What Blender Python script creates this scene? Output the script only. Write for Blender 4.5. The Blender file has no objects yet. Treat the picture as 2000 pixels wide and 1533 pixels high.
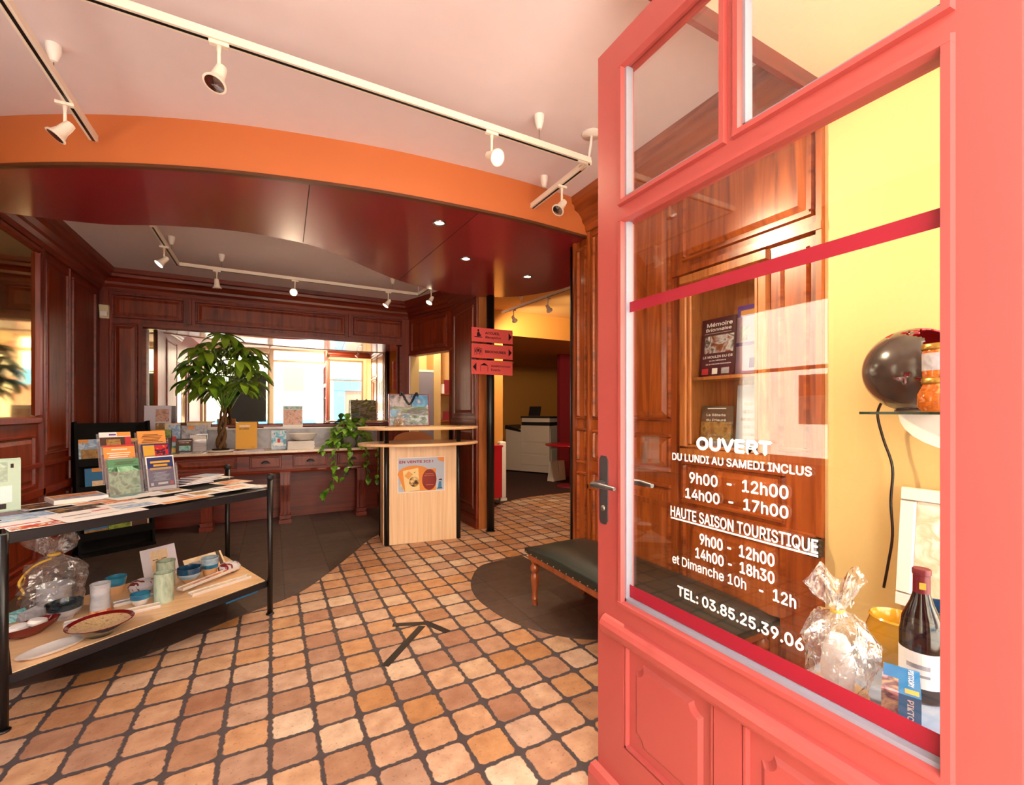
import bpy, bmesh, math, random
from mathutils import Vector, Matrix, noise as mnoise
rnd = random.Random(7)
C = bpy.context.scene.collection
SC = bpy.context.scene
R = math.radians

# ------------------------------------------------------------------ camera, light, exposure
FOC, HY, EYE = 870.0, 803.0, 1.30
YAW = math.atan2(469.0, FOC)
SN, CS = math.sin(YAW), math.cos(YAW)
cam_d = bpy.data.cameras.new('camera'); cam = bpy.data.objects.new('camera', cam_d); C.objects.link(cam)
cam.location = (0, 0, EYE); cam.rotation_euler = (R(90), 0, -YAW)
cam_d.sensor_width = 36.0; cam_d.sensor_fit = 'HORIZONTAL'; cam_d.lens = FOC / 2000 * 36.0
cam_d.shift_y = (HY - 766.5) / 2000.0; cam_d.clip_start = 0.02; cam_d.clip_end = 200
SC.camera = cam
SC.view_settings.view_transform = 'Standard'; SC.view_settings.look = 'None'
SC.view_settings.exposure = 0.78; SC.view_settings.gamma = 1.0; SC.view_settings.use_curve_mapping = False
try:
    SC.cycles.max_bounces = 10; SC.cycles.diffuse_bounces = 5; SC.cycles.glossy_bounces = 5
    SC.cycles.transparent_max_bounces = 16; SC.cycles.transmission_bounces = 6
    SC.cycles.sample_clamp_indirect = 6.0; SC.cycles.use_denoising = True
    SC.cycles.caustics_reflective = True; SC.cycles.caustics_refractive = False
except Exception:
    pass
W = bpy.data.worlds.new('world'); SC.world = W; W.use_nodes = True
bgn = W.node_tree.nodes['Background']; bgn.inputs[0].default_value = (0.96, 0.97, 1.0, 1); bgn.inputs[1].default_value = 7.0
sun_d = bpy.data.lights.new('sun', 'SUN'); sun_d.energy = 12; sun_d.angle = R(1); sun_d.color = (1, .97, .92)
sun = bpy.data.objects.new('sun', sun_d); C.objects.link(sun); sun.location = (3, 12, 14)
sun.rotation_euler = Vector((-.42, -.46, -.80)).to_track_quat('-Z', 'Y').to_euler()

def portal(name, loc, rot, sx, sy):
    l = bpy.data.lights.new(name, 'AREA'); l.shape = 'RECTANGLE'; l.size = sx; l.size_y = sy
    l.cycles.is_portal = True
    o = bpy.data.objects.new(name, l); C.objects.link(o); o.location = loc; o.rotation_euler = rot
portal('door_daylight', (.42, -.02, 1.27), (R(90), 0, R(180)), 1.15, 2.5)
portal('bay_daylight', (1.51, -.02, 1.62), (R(90), 0, R(180)), .9, 2.0)
portal('window_daylight', (-.90, -.02, 1.65), (R(90), 0, R(180)), 1.35, 2.1)
portal('side_daylight', (-1.72, 2.12, 1.55), (R(90), 0, R(90)), .8, 1.3)

def at(px, py, Z):
    """floor-plan point seen at photo pixel (px, py) on the level Z"""
    r = (px - 1000) / FOC; u = -(py - HY) / FOC; t = (Z - EYE) / u
    return Vector(((SN + r * CS) * t, (CS - r * SN) * t, Z))

# ------------------------------------------------------------------ materials
def lin(c):
    if isinstance(c, str):
        c = tuple(int(c[i:i + 2], 16) / 255 for i in (0, 2, 4))
    return tuple(x / 12.92 if x <= .04045 else ((x + .055) / 1.055) ** 2.4 for x in c[:3]) + (1,)
MATS = {}
def mat(name, col, rough=.5, metal=0, coat=0, spec=.5, crough=.08, emit=0, bump=0, bscale=60, trans=0):
    if name in MATS: return MATS[name]
    m = bpy.data.materials.new(name); m.use_nodes = True; n = m.node_tree.nodes; l = m.node_tree.links
    b = n['Principled BSDF']; b.inputs['Base Color'].default_value = lin(col); b.inputs['Roughness'].default_value = rough
    b.inputs['Metallic'].default_value = metal; b.inputs['Coat Weight'].default_value = coat; b.inputs['Coat Roughness'].default_value = crough; b.inputs['Specular IOR Level'].default_value = spec
    if emit:
        b.inputs['Emission Color'].default_value = lin(col); b.inputs['Emission Strength'].default_value = emit
    if trans: b.inputs['Transmission Weight'].default_value = trans
    # slight procedural variation so no surface is a perfectly flat colour
    t = n.new('ShaderNodeTexCoord'); z = n.new('ShaderNodeTexNoise'); z.inputs['Scale'].default_value = bscale; z.inputs['Detail'].default_value = 3
    l.new(t.outputs['Object'], z.inputs['Vector'])
    if bump:
        p = n.new('ShaderNodeBump'); p.inputs['Strength'].default_value = bump; p.inputs['Distance'].default_value = .004
        l.new(z.outputs['Fac'], p.inputs['Height']); l.new(p.outputs['Normal'], b.inputs['Normal'])
    elif not metal and not emit:
        mx = n.new('ShaderNodeMix'); mx.data_type = 'RGBA'; mx.blend_type = 'MULTIPLY'; mx.inputs[0].default_value = .08
        mx.inputs[6].default_value = lin(col); l.new(z.outputs['Fac'], mx.inputs[7]); l.new(mx.outputs[2], b.inputs['Base Color'])
    MATS[name] = m; return m

def ramp_mat(name, cols, scale=(1, 1, 1), nscale=4, detail=4, rough=.45, coat=0, distort=0, const=False, bump=0, coords='Object'):
    """noise through a colour ramp: wood grain, printed pictures, glazes"""
    if name in MATS: return MATS[name]
    m = bpy.data.materials.new(name); m.use_nodes = True; n = m.node_tree.nodes; l = m.node_tree.links
    b = n['Principled BSDF']; b.inputs['Roughness'].default_value = rough; b.inputs['Coat Weight'].default_value = coat
    b.inputs['Coat Roughness'].default_value = .15
    t = n.new('ShaderNodeTexCoord'); mp = n.new('ShaderNodeMapping'); mp.inputs['Scale'].default_value = scale
    z = n.new('ShaderNodeTexNoise'); z.inputs['Scale'].default_value = nscale; z.inputs['Detail'].default_value = detail; z.inputs['Distortion'].default_value = distort
    r = n.new('ShaderNodeValToRGB'); e = r.color_ramp.elements
    if const: r.color_ramp.interpolation = 'CONSTANT'
    k = len(cols)
    for i, c in enumerate(cols):
        p = .3 + .4 * i / max(1, k - 1)
        if i == 0: e[0].position = p; e[0].color = lin(c)
        elif i == 1: e[1].position = p; e[1].color = lin(c)
        else: q = e.new(p); q.color = lin(c)
    l.new(t.outputs[coords], mp.inputs['Vector']); l.new(mp.outputs[0], z.inputs['Vector']); l.new(z.outputs['Fac'], r.inputs[0]); l.new(r.outputs[0], b.inputs['Base Color'])
    if bump:
        p = n.new('ShaderNodeBump'); p.inputs['Strength'].default_value = bump; p.inputs['Distance'].default_value = .003
        l.new(z.outputs['Fac'], p.inputs['Height']); l.new(p.outputs['Normal'], b.inputs['Normal'])
    MATS[name] = m; return m

def see_through(name, tint=(1, 1, 1), refl=1.0, rough=.01, ior=1.5, body=0, bodycol=(1, 1, 1), bump=0, bscale=30):
    """clear sheet: passes light straight through, mirrors by Fresnel; body adds a milky share"""
    m = bpy.data.materials.new(name); m.use_nodes = True; n = m.node_tree.nodes; l = m.node_tree.links
    n.remove(n['Principled BSDF']); out = n['Material Output']
    tr = n.new('ShaderNodeBsdfTransparent'); tr.inputs[0].default_value = (*tint, 1)
    gl = n.new('ShaderNodeBsdfGlossy'); gl.inputs['Roughness'].default_value = rough; gl.inputs[0].default_value = (1, 1, 1, 1)
    fr = n.new('ShaderNodeFresnel'); geo = n.new('ShaderNodeNewGeometry'); mr = n.new('ShaderNodeMapRange')
    mr.inputs[3].default_value = ior; mr.inputs[4].default_value = 1 / ior; l.new(geo.outputs['Backfacing'], mr.inputs[0]); l.new(mr.outputs[0], fr.inputs[0])
    ml = n.new('ShaderNodeMath'); ml.operation = 'MULTIPLY'; ml.inputs[1].default_value = refl; ml.use_clamp = True
    mx = n.new('ShaderNodeMixShader')
    l.new(fr.outputs[0], ml.inputs[0]); l.new(ml.outputs[0], mx.inputs[0]); l.new(gl.outputs[0], mx.inputs[2])
    src = tr.outputs[0]
    if body:
        df = n.new('ShaderNodeBsdfDiffuse'); df.inputs[0].default_value = (*bodycol, 1)
        m2 = n.new('ShaderNodeMixShader'); m2.inputs[0].default_value = body
        l.new(tr.outputs[0], m2.inputs[1]); l.new(df.outputs[0], m2.inputs[2]); src = m2.outputs[0]
    l.new(src, mx.inputs[1]); l.new(mx.outputs[0], out.inputs[0])
    if bump:
        t = n.new('ShaderNodeTexCoord'); z = n.new('ShaderNodeTexNoise'); z.inputs['Scale'].default_value = bscale
        p = n.new('ShaderNodeBump'); p.inputs['Strength'].default_value = bump; p.inputs['Distance'].default_value = .01
        l.new(t.outputs['Object'], z.inputs['Vector']); l.new(z.outputs['Fac'], p.inputs['Height']); l.new(p.outputs[0], gl.inputs['Normal']); l.new(p.outputs[0], fr.inputs['Normal'])
    MATS[name] = m; return m

class NG:
    def __init__(s, m): s.n = m.node_tree.nodes; s.l = m.node_tree.links
    def put(s, sock, v):
        if isinstance(v, (int, float, tuple)): sock.default_value = v
        else: s.l.new(v, sock)
    def math(s, op, a, b=0, c=None, clamp=False):
        q = s.n.new('ShaderNodeMath'); q.operation = op; q.use_clamp = clamp; s.put(q.inputs[0], a); s.put(q.inputs[1], b)
        if c is not None: s.put(q.inputs[2], c)
        return q.outputs[0]
    def noise(s, vec, sc, det=2):
        q = s.n.new('ShaderNodeTexNoise'); q.inputs['Scale'].default_value = sc; q.inputs['Detail'].default_value = det; s.l.new(vec, q.inputs['Vector']); return q
    def mix(s, f, a, b, mode='MIX'):
        q = s.n.new('ShaderNodeMix'); q.data_type = 'RGBA'; q.blend_type = mode; s.put(q.inputs[0], f); s.put(q.inputs[6], a); s.put(q.inputs[7], b); return q.outputs[2]
    def ramp(s, f, stops, const=False):
        q = s.n.new('ShaderNodeValToRGB'); e = q.color_ramp.elements
        if const: q.color_ramp.interpolation = 'CONSTANT'
        for i, (p, c) in enumerate(stops):
            k = e[i] if i < 2 else e.new(p)
            k.position = p; k.color = lin(c)
        s.l.new(f, q.inputs[0]); return q.outputs[0]

def tile_mat(name, pitch, ox, oy, stops, joint, half, rad, wob, rough, jrough, relief):
    m = bpy.data.materials.new(name); m.use_nodes = True; g = NG(m); n = g.n; b = n['Principled BSDF']
    t = n.new('ShaderNodeTexCoord'); sp = n.new('ShaderNodeSeparateXYZ'); g.l.new(t.outputs['Object'], sp.inputs[0])
    u = g.math('DIVIDE', g.math('SUBTRACT', sp.outputs[0], ox), pitch); v = g.math('DIVIDE', g.math('SUBTRACT', sp.outputs[1], oy), pitch)
    cu, cv = g.math('FLOOR', u), g.math('FLOOR', v)
    cb = n.new('ShaderNodeCombineXYZ'); g.l.new(cu, cb.inputs[0]); g.l.new(cv, cb.inputs[1])
    wn = n.new('ShaderNodeTexWhiteNoise'); wn.noise_dimensions = '3D'; g.l.new(cb.outputs[0], wn.inputs['Vector'])
    nz = g.noise(t.outputs['Object'], 48, 4); nz2 = g.noise(t.outputs['Object'], 9, 2)
    wobv = g.math('ADD', g.math('MULTIPLY', g.math('SUBTRACT', nz.outputs['Fac'], .5), wob), g.math('MULTIPLY', g.math('SUBTRACT', nz2.outputs['Fac'], .5), wob * .6))
    lim = .5 - half - rad
    qx = g.math('MAXIMUM', g.math('SUBTRACT', g.math('ABSOLUTE', g.math('SUBTRACT', g.math('SUBTRACT', u, cu), .5)), lim), 0)
    qy = g.math('MAXIMUM', g.math('SUBTRACT', g.math('ABSOLUTE', g.math('SUBTRACT', g.math('SUBTRACT', v, cv), .5)), lim), 0)
    d = g.math('ADD', g.math('SQRT', g.math('ADD', g.math('MULTIPLY', qx, qx), g.math('MULTIPLY', qy, qy))), wobv)
    mp = n.new('ShaderNodeMapRange'); mp.interpolation_type = 'SMOOTHSTEP'; g.l.new(d, mp.inputs[0])
    mp.inputs[1].default_value = rad - .012; mp.inputs[2].default_value = rad + .02; mp.inputs[3].default_value = 1; mp.inputs[4].default_value = 0
    tile = g.ramp(wn.outputs['Value'], stops)
    big = g.noise(t.outputs['Object'], 14, 5); pit = g.noise(t.outputs['Object'], 75, 4)
    tile = g.mix(.55, tile, g.ramp(big.outputs['Fac'], [(.3, 'b08d78'), (.7, 'ffffff')]), 'MULTIPLY')
    tile = g.mix(.5, tile, g.ramp(pit.outputs['Fac'], [(.28, '6a4a36'), (.4, 'ffffff')]), 'MULTIPLY')
    jn = g.mix(.4, lin(joint), nz2.outputs['Fac'], 'MULTIPLY')
    g.put(b.inputs['Base Color'], g.mix(mp.outputs[0], jn, tile))
    g.put(b.inputs['Roughness'], g.math('ADD', g.math('MULTIPLY', mp.outputs[0], rough - jrough), jrough))
    bp = n.new('ShaderNodeBump'); bp.inputs['Strength'].default_value = relief; bp.inputs['Distance'].default_value = .006
    g.l.new(g.math('ADD', mp.outputs[0], g.math('MULTIPLY', pit.outputs['Fac'], .25)), bp.inputs['Height']); g.l.new(bp.outputs[0], b.inputs['Normal'])
    MATS[name] = m; return m

M_TILE = tile_mat('terracotta_tiles', .168, -.006, .138, [(0, 'a8785e'), (.2, 'c89e80'), (.42, 'c69264'), (.6, 'd2b198'), (.75, 'a87d66'), (.88, 'bd8550'), (1, 'dac2aa')], '4c4042', .056, .13, .11, .5, .75, .6)
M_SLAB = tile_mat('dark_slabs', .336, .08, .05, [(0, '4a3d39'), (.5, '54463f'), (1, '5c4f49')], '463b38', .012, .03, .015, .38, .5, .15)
M_WOODV = ramp_mat('oak_upright_grain', ['521607', '6c1f08', '7e280b', '6a1f08'], (9, 9, .5), 2.2, 5, .42, .08, .5)
M_WOODH = ramp_mat('oak_level_grain', ['521607', '6c1f08', '7e280b', '6a1f08'], (.5, .5, 9), 2.2, 5, .42, .08, .5)
M_WOODF = ramp_mat('oak_panel_grain', ['561707', '702309', '84300c', '6e2309'], (6, 6, .45), 2.4, 6, .42, .1, 1.4)
M_OAKV = ramp_mat('daylit_oak_upright', ['6a2a0e', '8c3f16', 'a2501e', '8a3e16'], (9, 9, .5), 2.2, 5, .34, .3, .5)  # oranger oak finish; daylight on the door-side wall also put into the colour
M_OAKH = ramp_mat('daylit_oak_level', ['6a2a0e', '8c3f16', 'a2501e', '8a3e16'], (.5, .5, 9), 2.2, 5, .34, .3, .5)
M_OAKF = ramp_mat('daylit_oak_panel', ['74300f', '9a4818', 'b05a24', '964618'], (6, 6, .45), 2.4, 6, .3, .35, 1.4)
M_CEIL = mat('ceiling_paint', 'e6d6da', .8, bscale=8)
M_CREAM = mat('cream_paint', 'f2e6c8', .75)
M_ORANGE = mat('orange_fascia_paint', 'c46c38', .5, bump=.05, bscale=300)
M_RED = mat('dark_red_lacquer', '8a0a1c', .5, coat=1, crough=.14)
M_BROWNEDGE = mat('brown_edge', '5a3016', .5)
M_YEL = mat('yellow_wall_paint', 'e0be80', .7)
M_YELO = mat('deep_yellow_paint', 'cc8a3c', .7)
M_REDW = mat('wine_red_wall', '7c1020', .6)
M_PINK = mat('coral_door_paint', 'a44441', .4, coat=.3, crough=.3, bscale=5)
M_BLACK = mat('black_metal', '0f0e11', .35, spec=.5)
M_DARKM = mat('dark_iron', '201e24', .45, metal=.3)
M_STEEL = mat('brushed_steel', '9a9690', .3, metal=1)
M_PEWTER = mat('pewter', '6f6c70', .35, metal=.9)
M_WHITE = mat('white_enamel', 'efe8e2', .4)
M_TRACK = mat('cream_enamel', 'eddfcf', .4)
M_PAPER = mat('paper', 'ece6e6', .6)
M_VINYL = mat('white_vinyl', 'fdf8f2', .5)
M_REDV = mat('red_vinyl', '8c0a24', .5)
M_GREYP = mat('grey_putty', '84818f', .5)
M_BEECH = ramp_mat('beech_laminate', ['dcb48c', 'e6c29c', 'edcdaa'], (14, 14, .5), 3, 4, .4, .1)
M_BEECHT = ramp_mat('beech_top', ['d9ab7c', 'e3b98c', 'e8c196'], (1, 14, 14), 3, 4, .35, .2)
M_MIRROR = mat('silvered_glass', 'f0efe8', .015, metal=1)
M_AMBERM = mat('old_amber_mirror', 'c9b26a', .06, metal=1)
M_BULB = mat('lit_bulb', 'fff0c8', .5, emit=22)
M_LENS = mat('unlit_reflector', 'b9b6c4', .12, metal=1)
M_GLASS = see_through('window_glass', (.97, .98, .97), 1.15)
M_ACRYL = see_through('clear_acrylic', (.93, .93, .95), 1.6, .05, body=.1, bodycol=(.8, .8, .85))
M_CELLO = see_through('cellophane', (.97, .97, .98), 3.2, .05, body=.05, bodycol=(.9, .9, .93), bump=.6, bscale=40)
M_LEATHER = mat('dark_green_leather', '1d2420', .38, bump=.15, bscale=180)
M_CHESTNUT = ramp_mat('turned_chestnut', ['7a3418', '98481f', 'a8562a'], (8, 8, .8), 4, 5, .3, .5)

# ------------------------------------------------------------------ mesh builder
try:
    FONT = bpy.data.fonts.load(bpy.utils.system_resource('DATAFILES') + '/fonts/Inter.woff2')
except Exception:
    FONT = None
class MB:
    def __init__(s, M=None): s.bm = bmesh.new(); s.M = M or Matrix(); s.mats = []; s.mi = 0; s.sm = False
    def use(s, m):
        if m not in s.mats: s.mats.append(m)
        s.mi = s.mats.index(m); return s
    def v(s, p): return s.bm.verts.new(s.M @ Vector(p))
    def f(s, vs, sm=None):
        try: q = s.bm.faces.new(vs)
        except ValueError: return None
        q.material_index = s.mi; q.smooth = s.sm if sm is None else sm; return q
    def hexa(s, a, b):
        A = [s.v(p) for p in a]; B = [s.v(p) for p in b]; k = len(A)
        s.f(A); s.f(B[::-1])
        for i in range(k): s.f([A[i], A[(i + 1) % k], B[(i + 1) % k], B[i]])
        return s
    def box(s, x0, x1, y0, y1, z0, z1):
        return s.hexa([(x0, y0, z0), (x1, y0, z0), (x1, y1, z0), (x0, y1, z0)], [(x0, y0, z1), (x1, y0, z1), (x1, y1, z1), (x0, y1, z1)])
    def prism(s, poly, z0, z1): return s.hexa([(x, y, z0) for x, y in poly], [(x, y, z1) for x, y in poly])
    def quad(s, a, b, c, d): s.f([s.v(a), s.v(b), s.v(c), s.v(d)]); return s
    def frustum(s, u0, u1, v0, v1, w0, w1, i):
        return s.hexa([(u0, v0, w0), (u1, v0, w0), (u1, v1, w0), (u0, v1, w0)], [(u0 + i, v0 + i, w1), (u1 - i, v0 + i, w1), (u1 - i, v1 - i, w1), (u0 + i, v1 - i, w1)])
    def profile(s, pts, u0, u1, m0=0, m1=0):
        """extrude a (w, v) profile along u; m0/m1 mitre the ends by w"""
        return s.hexa([(u0 + m0 * w, v, w) for w, v in pts], [(u1 - m1 * w, v, w) for w, v in pts])
    def tube(s, pts, r, n=8, cap=True):
        pts = [Vector(p) for p in pts]; rr = r if isinstance(r, (list, tuple)) else [r] * len(pts); rings = []
        up = Vector((0, 0, 1)); nx = None
        for i, p in enumerate(pts):
            d = (pts[min(i + 1, len(pts) - 1)] - pts[max(i - 1, 0)])
            d = d.normalized() if d.length > 1e-9 else Vector((0, 0, 1))
            if nx is None:
                nx = d.cross(up)
                if nx.length < 1e-3: nx = Vector((1, 0, 0))
                nx.normalize()
            nx = (nx - d * nx.dot(d)).normalized(); ny = d.cross(nx)
            rings.append([s.v(p + (nx * math.cos(2 * math.pi * k / n) + ny * math.sin(2 * math.pi * k / n)) * rr[i]) for k in range(n)])
        for a, b in zip(rings, rings[1:]):
            for k in range(n): s.f([a[k], a[(k + 1) % n], b[(k + 1) % n], b[k]], True)
        if cap: s.f(rings[0][::-1]); s.f(rings[-1])
        return s
    def lathe(s, prof, c=(0, 0, 0), n=24, sx=1, sy=1, cap=True, jit=None):
        rings = []
        for r, z in prof:
            rings.append([s.v((c[0] + r * sx * math.cos(2 * math.pi * k / n) * (jit(k, z) if jit else 1), c[1] + r * sy * math.sin(2 * math.pi * k / n) * (jit(k, z) if jit else 1), c[2] + z)) for k in range(n)])
        for a, b in zip(rings, rings[1:]):
            for k in range(n): s.f([a[k], a[(k + 1) % n], b[(k + 1) % n], b[k]], True)
        if cap:
            s.f(rings[0][::-1], False); s.f(rings[-1], False)
        return s
    def ball(s, c, r, n=14): 
        k = n // 2
        return s.lathe([(max(1e-4, r * math.sin(math.pi * i / k)), -r * math.cos(math.pi * i / k)) for i in range(k + 1)], c, n)
    def text(s, txt, x0, x1, y0, h, z=0, bold=.02, shear=0, t=.0006):
        """lettering in the local xy plane, fitted to x0..x1 with capital height h"""
        cu = bpy.data.curves.new('t', 'FONT'); cu.body = txt
        if FONT: cu.font = FONT
        cu.shear = shear; cu.resolution_u = 3
        ob = bpy.data.objects.new('t', cu); C.objects.link(ob)
        dg = bpy.context.evaluated_depsgraph_get(); me = bpy.data.meshes.new_from_object(ob.evaluated_get(dg))
        xs = [q.co.x for q in me.vertices]
        if xs:
            a, b = min(xs), max(xs); sx = (x1 - x0) / (b - a); sy = h / .72
            d = bold * h * 1.5
            for k, (ox, oy) in enumerate(((0, 0), (-d, 0), (d, 0), (0, d), (0, -d)) if bold else ((0, 0),)):
                vs = [s.v((x0 + (q.co.x - a) * sx + ox, y0 + q.co.y * sy + oy, z + t + .00006 * k)) for q in me.vertices]
                for p in me.polygons: s.f([vs[i] for i in p.vertices])
        bpy.data.objects.remove(ob); bpy.data.curves.remove(cu); bpy.data.meshes.remove(me); return s
    def build(s, name, m=None, parent=None, bevel=0, smooth=False, keep=False):
        me = bpy.data.meshes.new(name)
        if not keep: bmesh.ops.recalc_face_normals(s.bm, faces=s.bm.faces)
        if smooth:
            for q in s.bm.faces: q.smooth = True
        s.bm.to_mesh(me); s.bm.free()
        if s.mats:
            for k in s.mats: me.materials.append(k)
        else: me.materials.append(m)
        if smooth: me.set_sharp_from_angle(angle=R(40))
        o = bpy.data.objects.new(name, me); C.objects.link(o)
        if parent: o.parent = parent
        if bevel:
            b = o.modifiers.new('edge', 'BEVEL'); b.width = bevel; b.segments = 2; b.limit_method = 'ANGLE'
        return o

def tag(o, label, cat, group=None):
    o['label'] = label; o['category'] = cat
    if group: o['group'] = group
    return o
def thing(name, label, cat, loc=(0, 0, 0), yaw=0, group=None):
    o = bpy.data.objects.new(name, None); C.objects.link(o); o.location = loc; o.rotation_euler = (0, 0, yaw)
    o.empty_display_size = .05
    return tag(o, label, cat, group)
def struct(o, label=None):
    o['kind'] = 'structure'
    if label: o['label'] = label
    return o
def frame(o, u, v, w):
    M = Matrix.Identity(4)
    for i, a in enumerate((u, v, w)):
        for k in range(3): M[k][i] = a[k]
    for k in range(3): M[k][3] = o[k]
    return M
def stand(loc, yaw=0, tilt=0):
    """local x right, y up, z towards the viewer; yaw 0 faces -Y; tilt leans the top back"""
    return Matrix.Translation(loc) @ Matrix.Rotation(yaw, 4, 'Z') @ Matrix.Rotation(R(90) - tilt, 4, 'X')
def flat(loc, yaw=0): return Matrix.Translation(loc) @ Matrix.Rotation(yaw, 4, 'Z')
def spline(pts, k=6):
    P = [Vector(p) for p in pts]; out = []
    for i in range(len(P) - 1):
        a, b, c, d = P[max(i - 1, 0)], P[i], P[i + 1], P[min(i + 2, len(P) - 1)]
        for j in range(k):
            t = j / k
            out.append(.5 * ((2 * b) + (c - a) * t + (2 * a - 5 * b + 4 * c - d) * t * t + (3 * b - a - 3 * c + d) * t ** 3))
    out.append(P[-1]); return out

# ------------------------------------------------------------------ floor and ceiling
struct(MB().box(-1.75, 7.0, -.1, 10.2, -.06, 0).build('floor', M_TILE))
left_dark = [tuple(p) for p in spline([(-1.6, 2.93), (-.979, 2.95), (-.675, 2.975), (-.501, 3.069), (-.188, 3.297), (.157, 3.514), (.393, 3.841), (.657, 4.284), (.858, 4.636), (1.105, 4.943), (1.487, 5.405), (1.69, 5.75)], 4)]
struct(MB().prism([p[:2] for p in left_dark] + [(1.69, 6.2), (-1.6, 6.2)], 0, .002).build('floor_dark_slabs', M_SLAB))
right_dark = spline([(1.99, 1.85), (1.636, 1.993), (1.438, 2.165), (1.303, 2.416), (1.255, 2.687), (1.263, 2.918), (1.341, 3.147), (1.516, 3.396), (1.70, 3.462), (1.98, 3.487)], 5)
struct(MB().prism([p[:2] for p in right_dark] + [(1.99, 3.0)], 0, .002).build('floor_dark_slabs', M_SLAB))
struct(MB().prism([(2.3, 5.0), (2.492, 5.179), (2.64, 5.4), (2.8, 5.57), (3.0, 5.68), (3.187, 5.752), (3.45, 5.82), (3.7, 5.845), (4.2, 5.83), (6.9, 5.8), (6.9, 9.7), (2.3, 9.7)], 0, .002).build('floor_dark_slabs', mat('dark_carpet', '3a1c16', .9)))
struct(MB().box(-1.8, 7.0, -.1, 10.2, 2.8, 2.9).build('ceiling', M_CEIL))
struct(MB().box(1.0, 2.2, .2, 1.0, 2.65, 2.8).build('ceiling_window_bay', M_CREAM))

# ------------------------------------------------------------------ panelled walls
CORN = [(0, 2.58), (.02, 2.58), (.03, 2.605), (.03, 2.62), (.055, 2.645), (.06, 2.67), (.09, 2.70), (.125, 2.715), (.13, 2.745), (.15, 2.755), (.155, 2.80), (0, 2.80)]
def panel(mb, mf, u0, u1, v0, v1, deep=.016):
    """a framed field: moulding bars round a raised panel (mb takes the mouldings, mf the field)"""
    b = .022
    for a in ((u0, u1, v0, v0 + b), (u0, u1, v1 - b, v1), (u0, u0 + b, v0 + b, v1 - b), (u1 - b, u1, v0 + b, v1 - b)):
        mb.frustum(*a, 0, deep, .006)
    i = .035
    if u1 - u0 > .16 and v1 - v0 > .12: mf.frustum(u0 + i, u1 - i, v0 + i, v1 - i, .0, .011, .028)
def wood_wall(name, M, slabs, panels, rails=(), stiles=(), corn=None, base=None, wood=None):
    wv, wh, wf = wood or (M_WOODV, M_WOODH, M_WOODF)
    mb = MB(M)
    for a in slabs: mb.box(*a, -.10, 0)
    root = struct(mb.build(name, wv))
    mo, mf = MB(M), MB(M)
    for p in panels: panel(mo, mf, *p)
    mo.build('panel_moulding', wh, root); mf.build('panel_field', wf, root)
    if rails or stiles:
        mb = MB(M)
        for u0, u1, v0, v1, w in rails: mb.frustum(u0, u1, v0, v1, 0, w, .004)
        for u0, u1, v0, v1, w in stiles: mb.frustum(u0, u1, v0, v1, 0, w, .004)
        mb.build('wall_moulding', wv, root)
    if corn:
        for k in corn: MB(M).profile(CORN, *k).build('cornice', wh, root)
    if base:
        mb = MB(M)
        for u0, u1 in base: mb.profile([(0, 0), (.025, 0), (.025, .10), (.012, .125), (0, .125)], u0, u1)
        mb.build('baseboard', wh, root)
    return root
F_R = frame((2.0, 0, 0), (0, 1, 0), (0, 0, 1), (-1, 0, 0))
F_L = frame((-1.6, 0, 0), (0, 1, 0), (0, 0, 1), (1, 0, 0))
F_B = frame((0, 6.2, 0), (1, 0, 0), (0, 0, 1), (0, -1, 0))
# wall beside the door; the display recess is open between Y 1.26 and 1.70, Z 1.09 and 2.0
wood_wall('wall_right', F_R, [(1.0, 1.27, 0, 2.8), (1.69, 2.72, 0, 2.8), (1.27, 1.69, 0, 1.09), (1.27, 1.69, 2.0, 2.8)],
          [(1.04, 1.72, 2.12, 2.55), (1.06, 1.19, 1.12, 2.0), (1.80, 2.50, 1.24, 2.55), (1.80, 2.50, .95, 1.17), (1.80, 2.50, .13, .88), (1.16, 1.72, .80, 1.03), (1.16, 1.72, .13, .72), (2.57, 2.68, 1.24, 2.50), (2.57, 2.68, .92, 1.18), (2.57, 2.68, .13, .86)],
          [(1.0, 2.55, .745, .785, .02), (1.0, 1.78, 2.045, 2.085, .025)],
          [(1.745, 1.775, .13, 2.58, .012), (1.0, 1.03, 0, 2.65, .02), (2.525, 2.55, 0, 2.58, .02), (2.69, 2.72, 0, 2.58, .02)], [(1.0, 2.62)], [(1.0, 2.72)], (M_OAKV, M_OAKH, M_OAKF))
wood_wall('wall_right', F_R, [(4.5, 5.3, 0, 2.8)], [(4.62, 5.22, 1.25, 2.5), (4.62, 5.22, .2, 1.12)], [(4.5, 5.3, 1.16, 1.21, .02)], [(4.5, 4.53, 0, 2.58, .02)], [(4.5, 5.3)], [(4.5, 5.3)])
struct(MB().box(2.0, 2.13, 4.478, 4.5, 0, 2.8).build('trim_1', ramp_mat('lit_oak_edge', ['8a4a22', 'a05c2e', 'b06a38'], (9, 9, .7), 3, 5, .4, .3)))  # lighter oak: orange light on the wall end put into the colour
wood_wall('wall_back', F_B, [(-1.7, 1.7, 0, 2.8)],
          [(-1.50, -.88, 2.30, 2.56), (-.77, .855, 2.30, 2.56), (.95, 1.60, 2.31, 2.56), (-1.50, -1.28, .9, 2.25), (-1.15, -.35, .14, .56), (-.25, .08, .14, .56), (.2, .75, .14, .56), (.85, 1.35, .14, .56)],
          [(-1.6, 1.7, .06, .12, .025)], [(-1.56, -1.52, 0, 2.6, .02), (-.845, -.80, 2.28, 2.6, .012), (.885, .925, 2.28, 2.6, .012)], [(-1.6, 1.7)], [(-1.6, 1.7)])
dv = Vector((-.30, .90, 0)); dl = dv.length; dv.normalize()
F_D = frame((2.0, 5.3, 0), dv, (0, 0, 1), (-dv.y, dv.x, 0))
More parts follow.
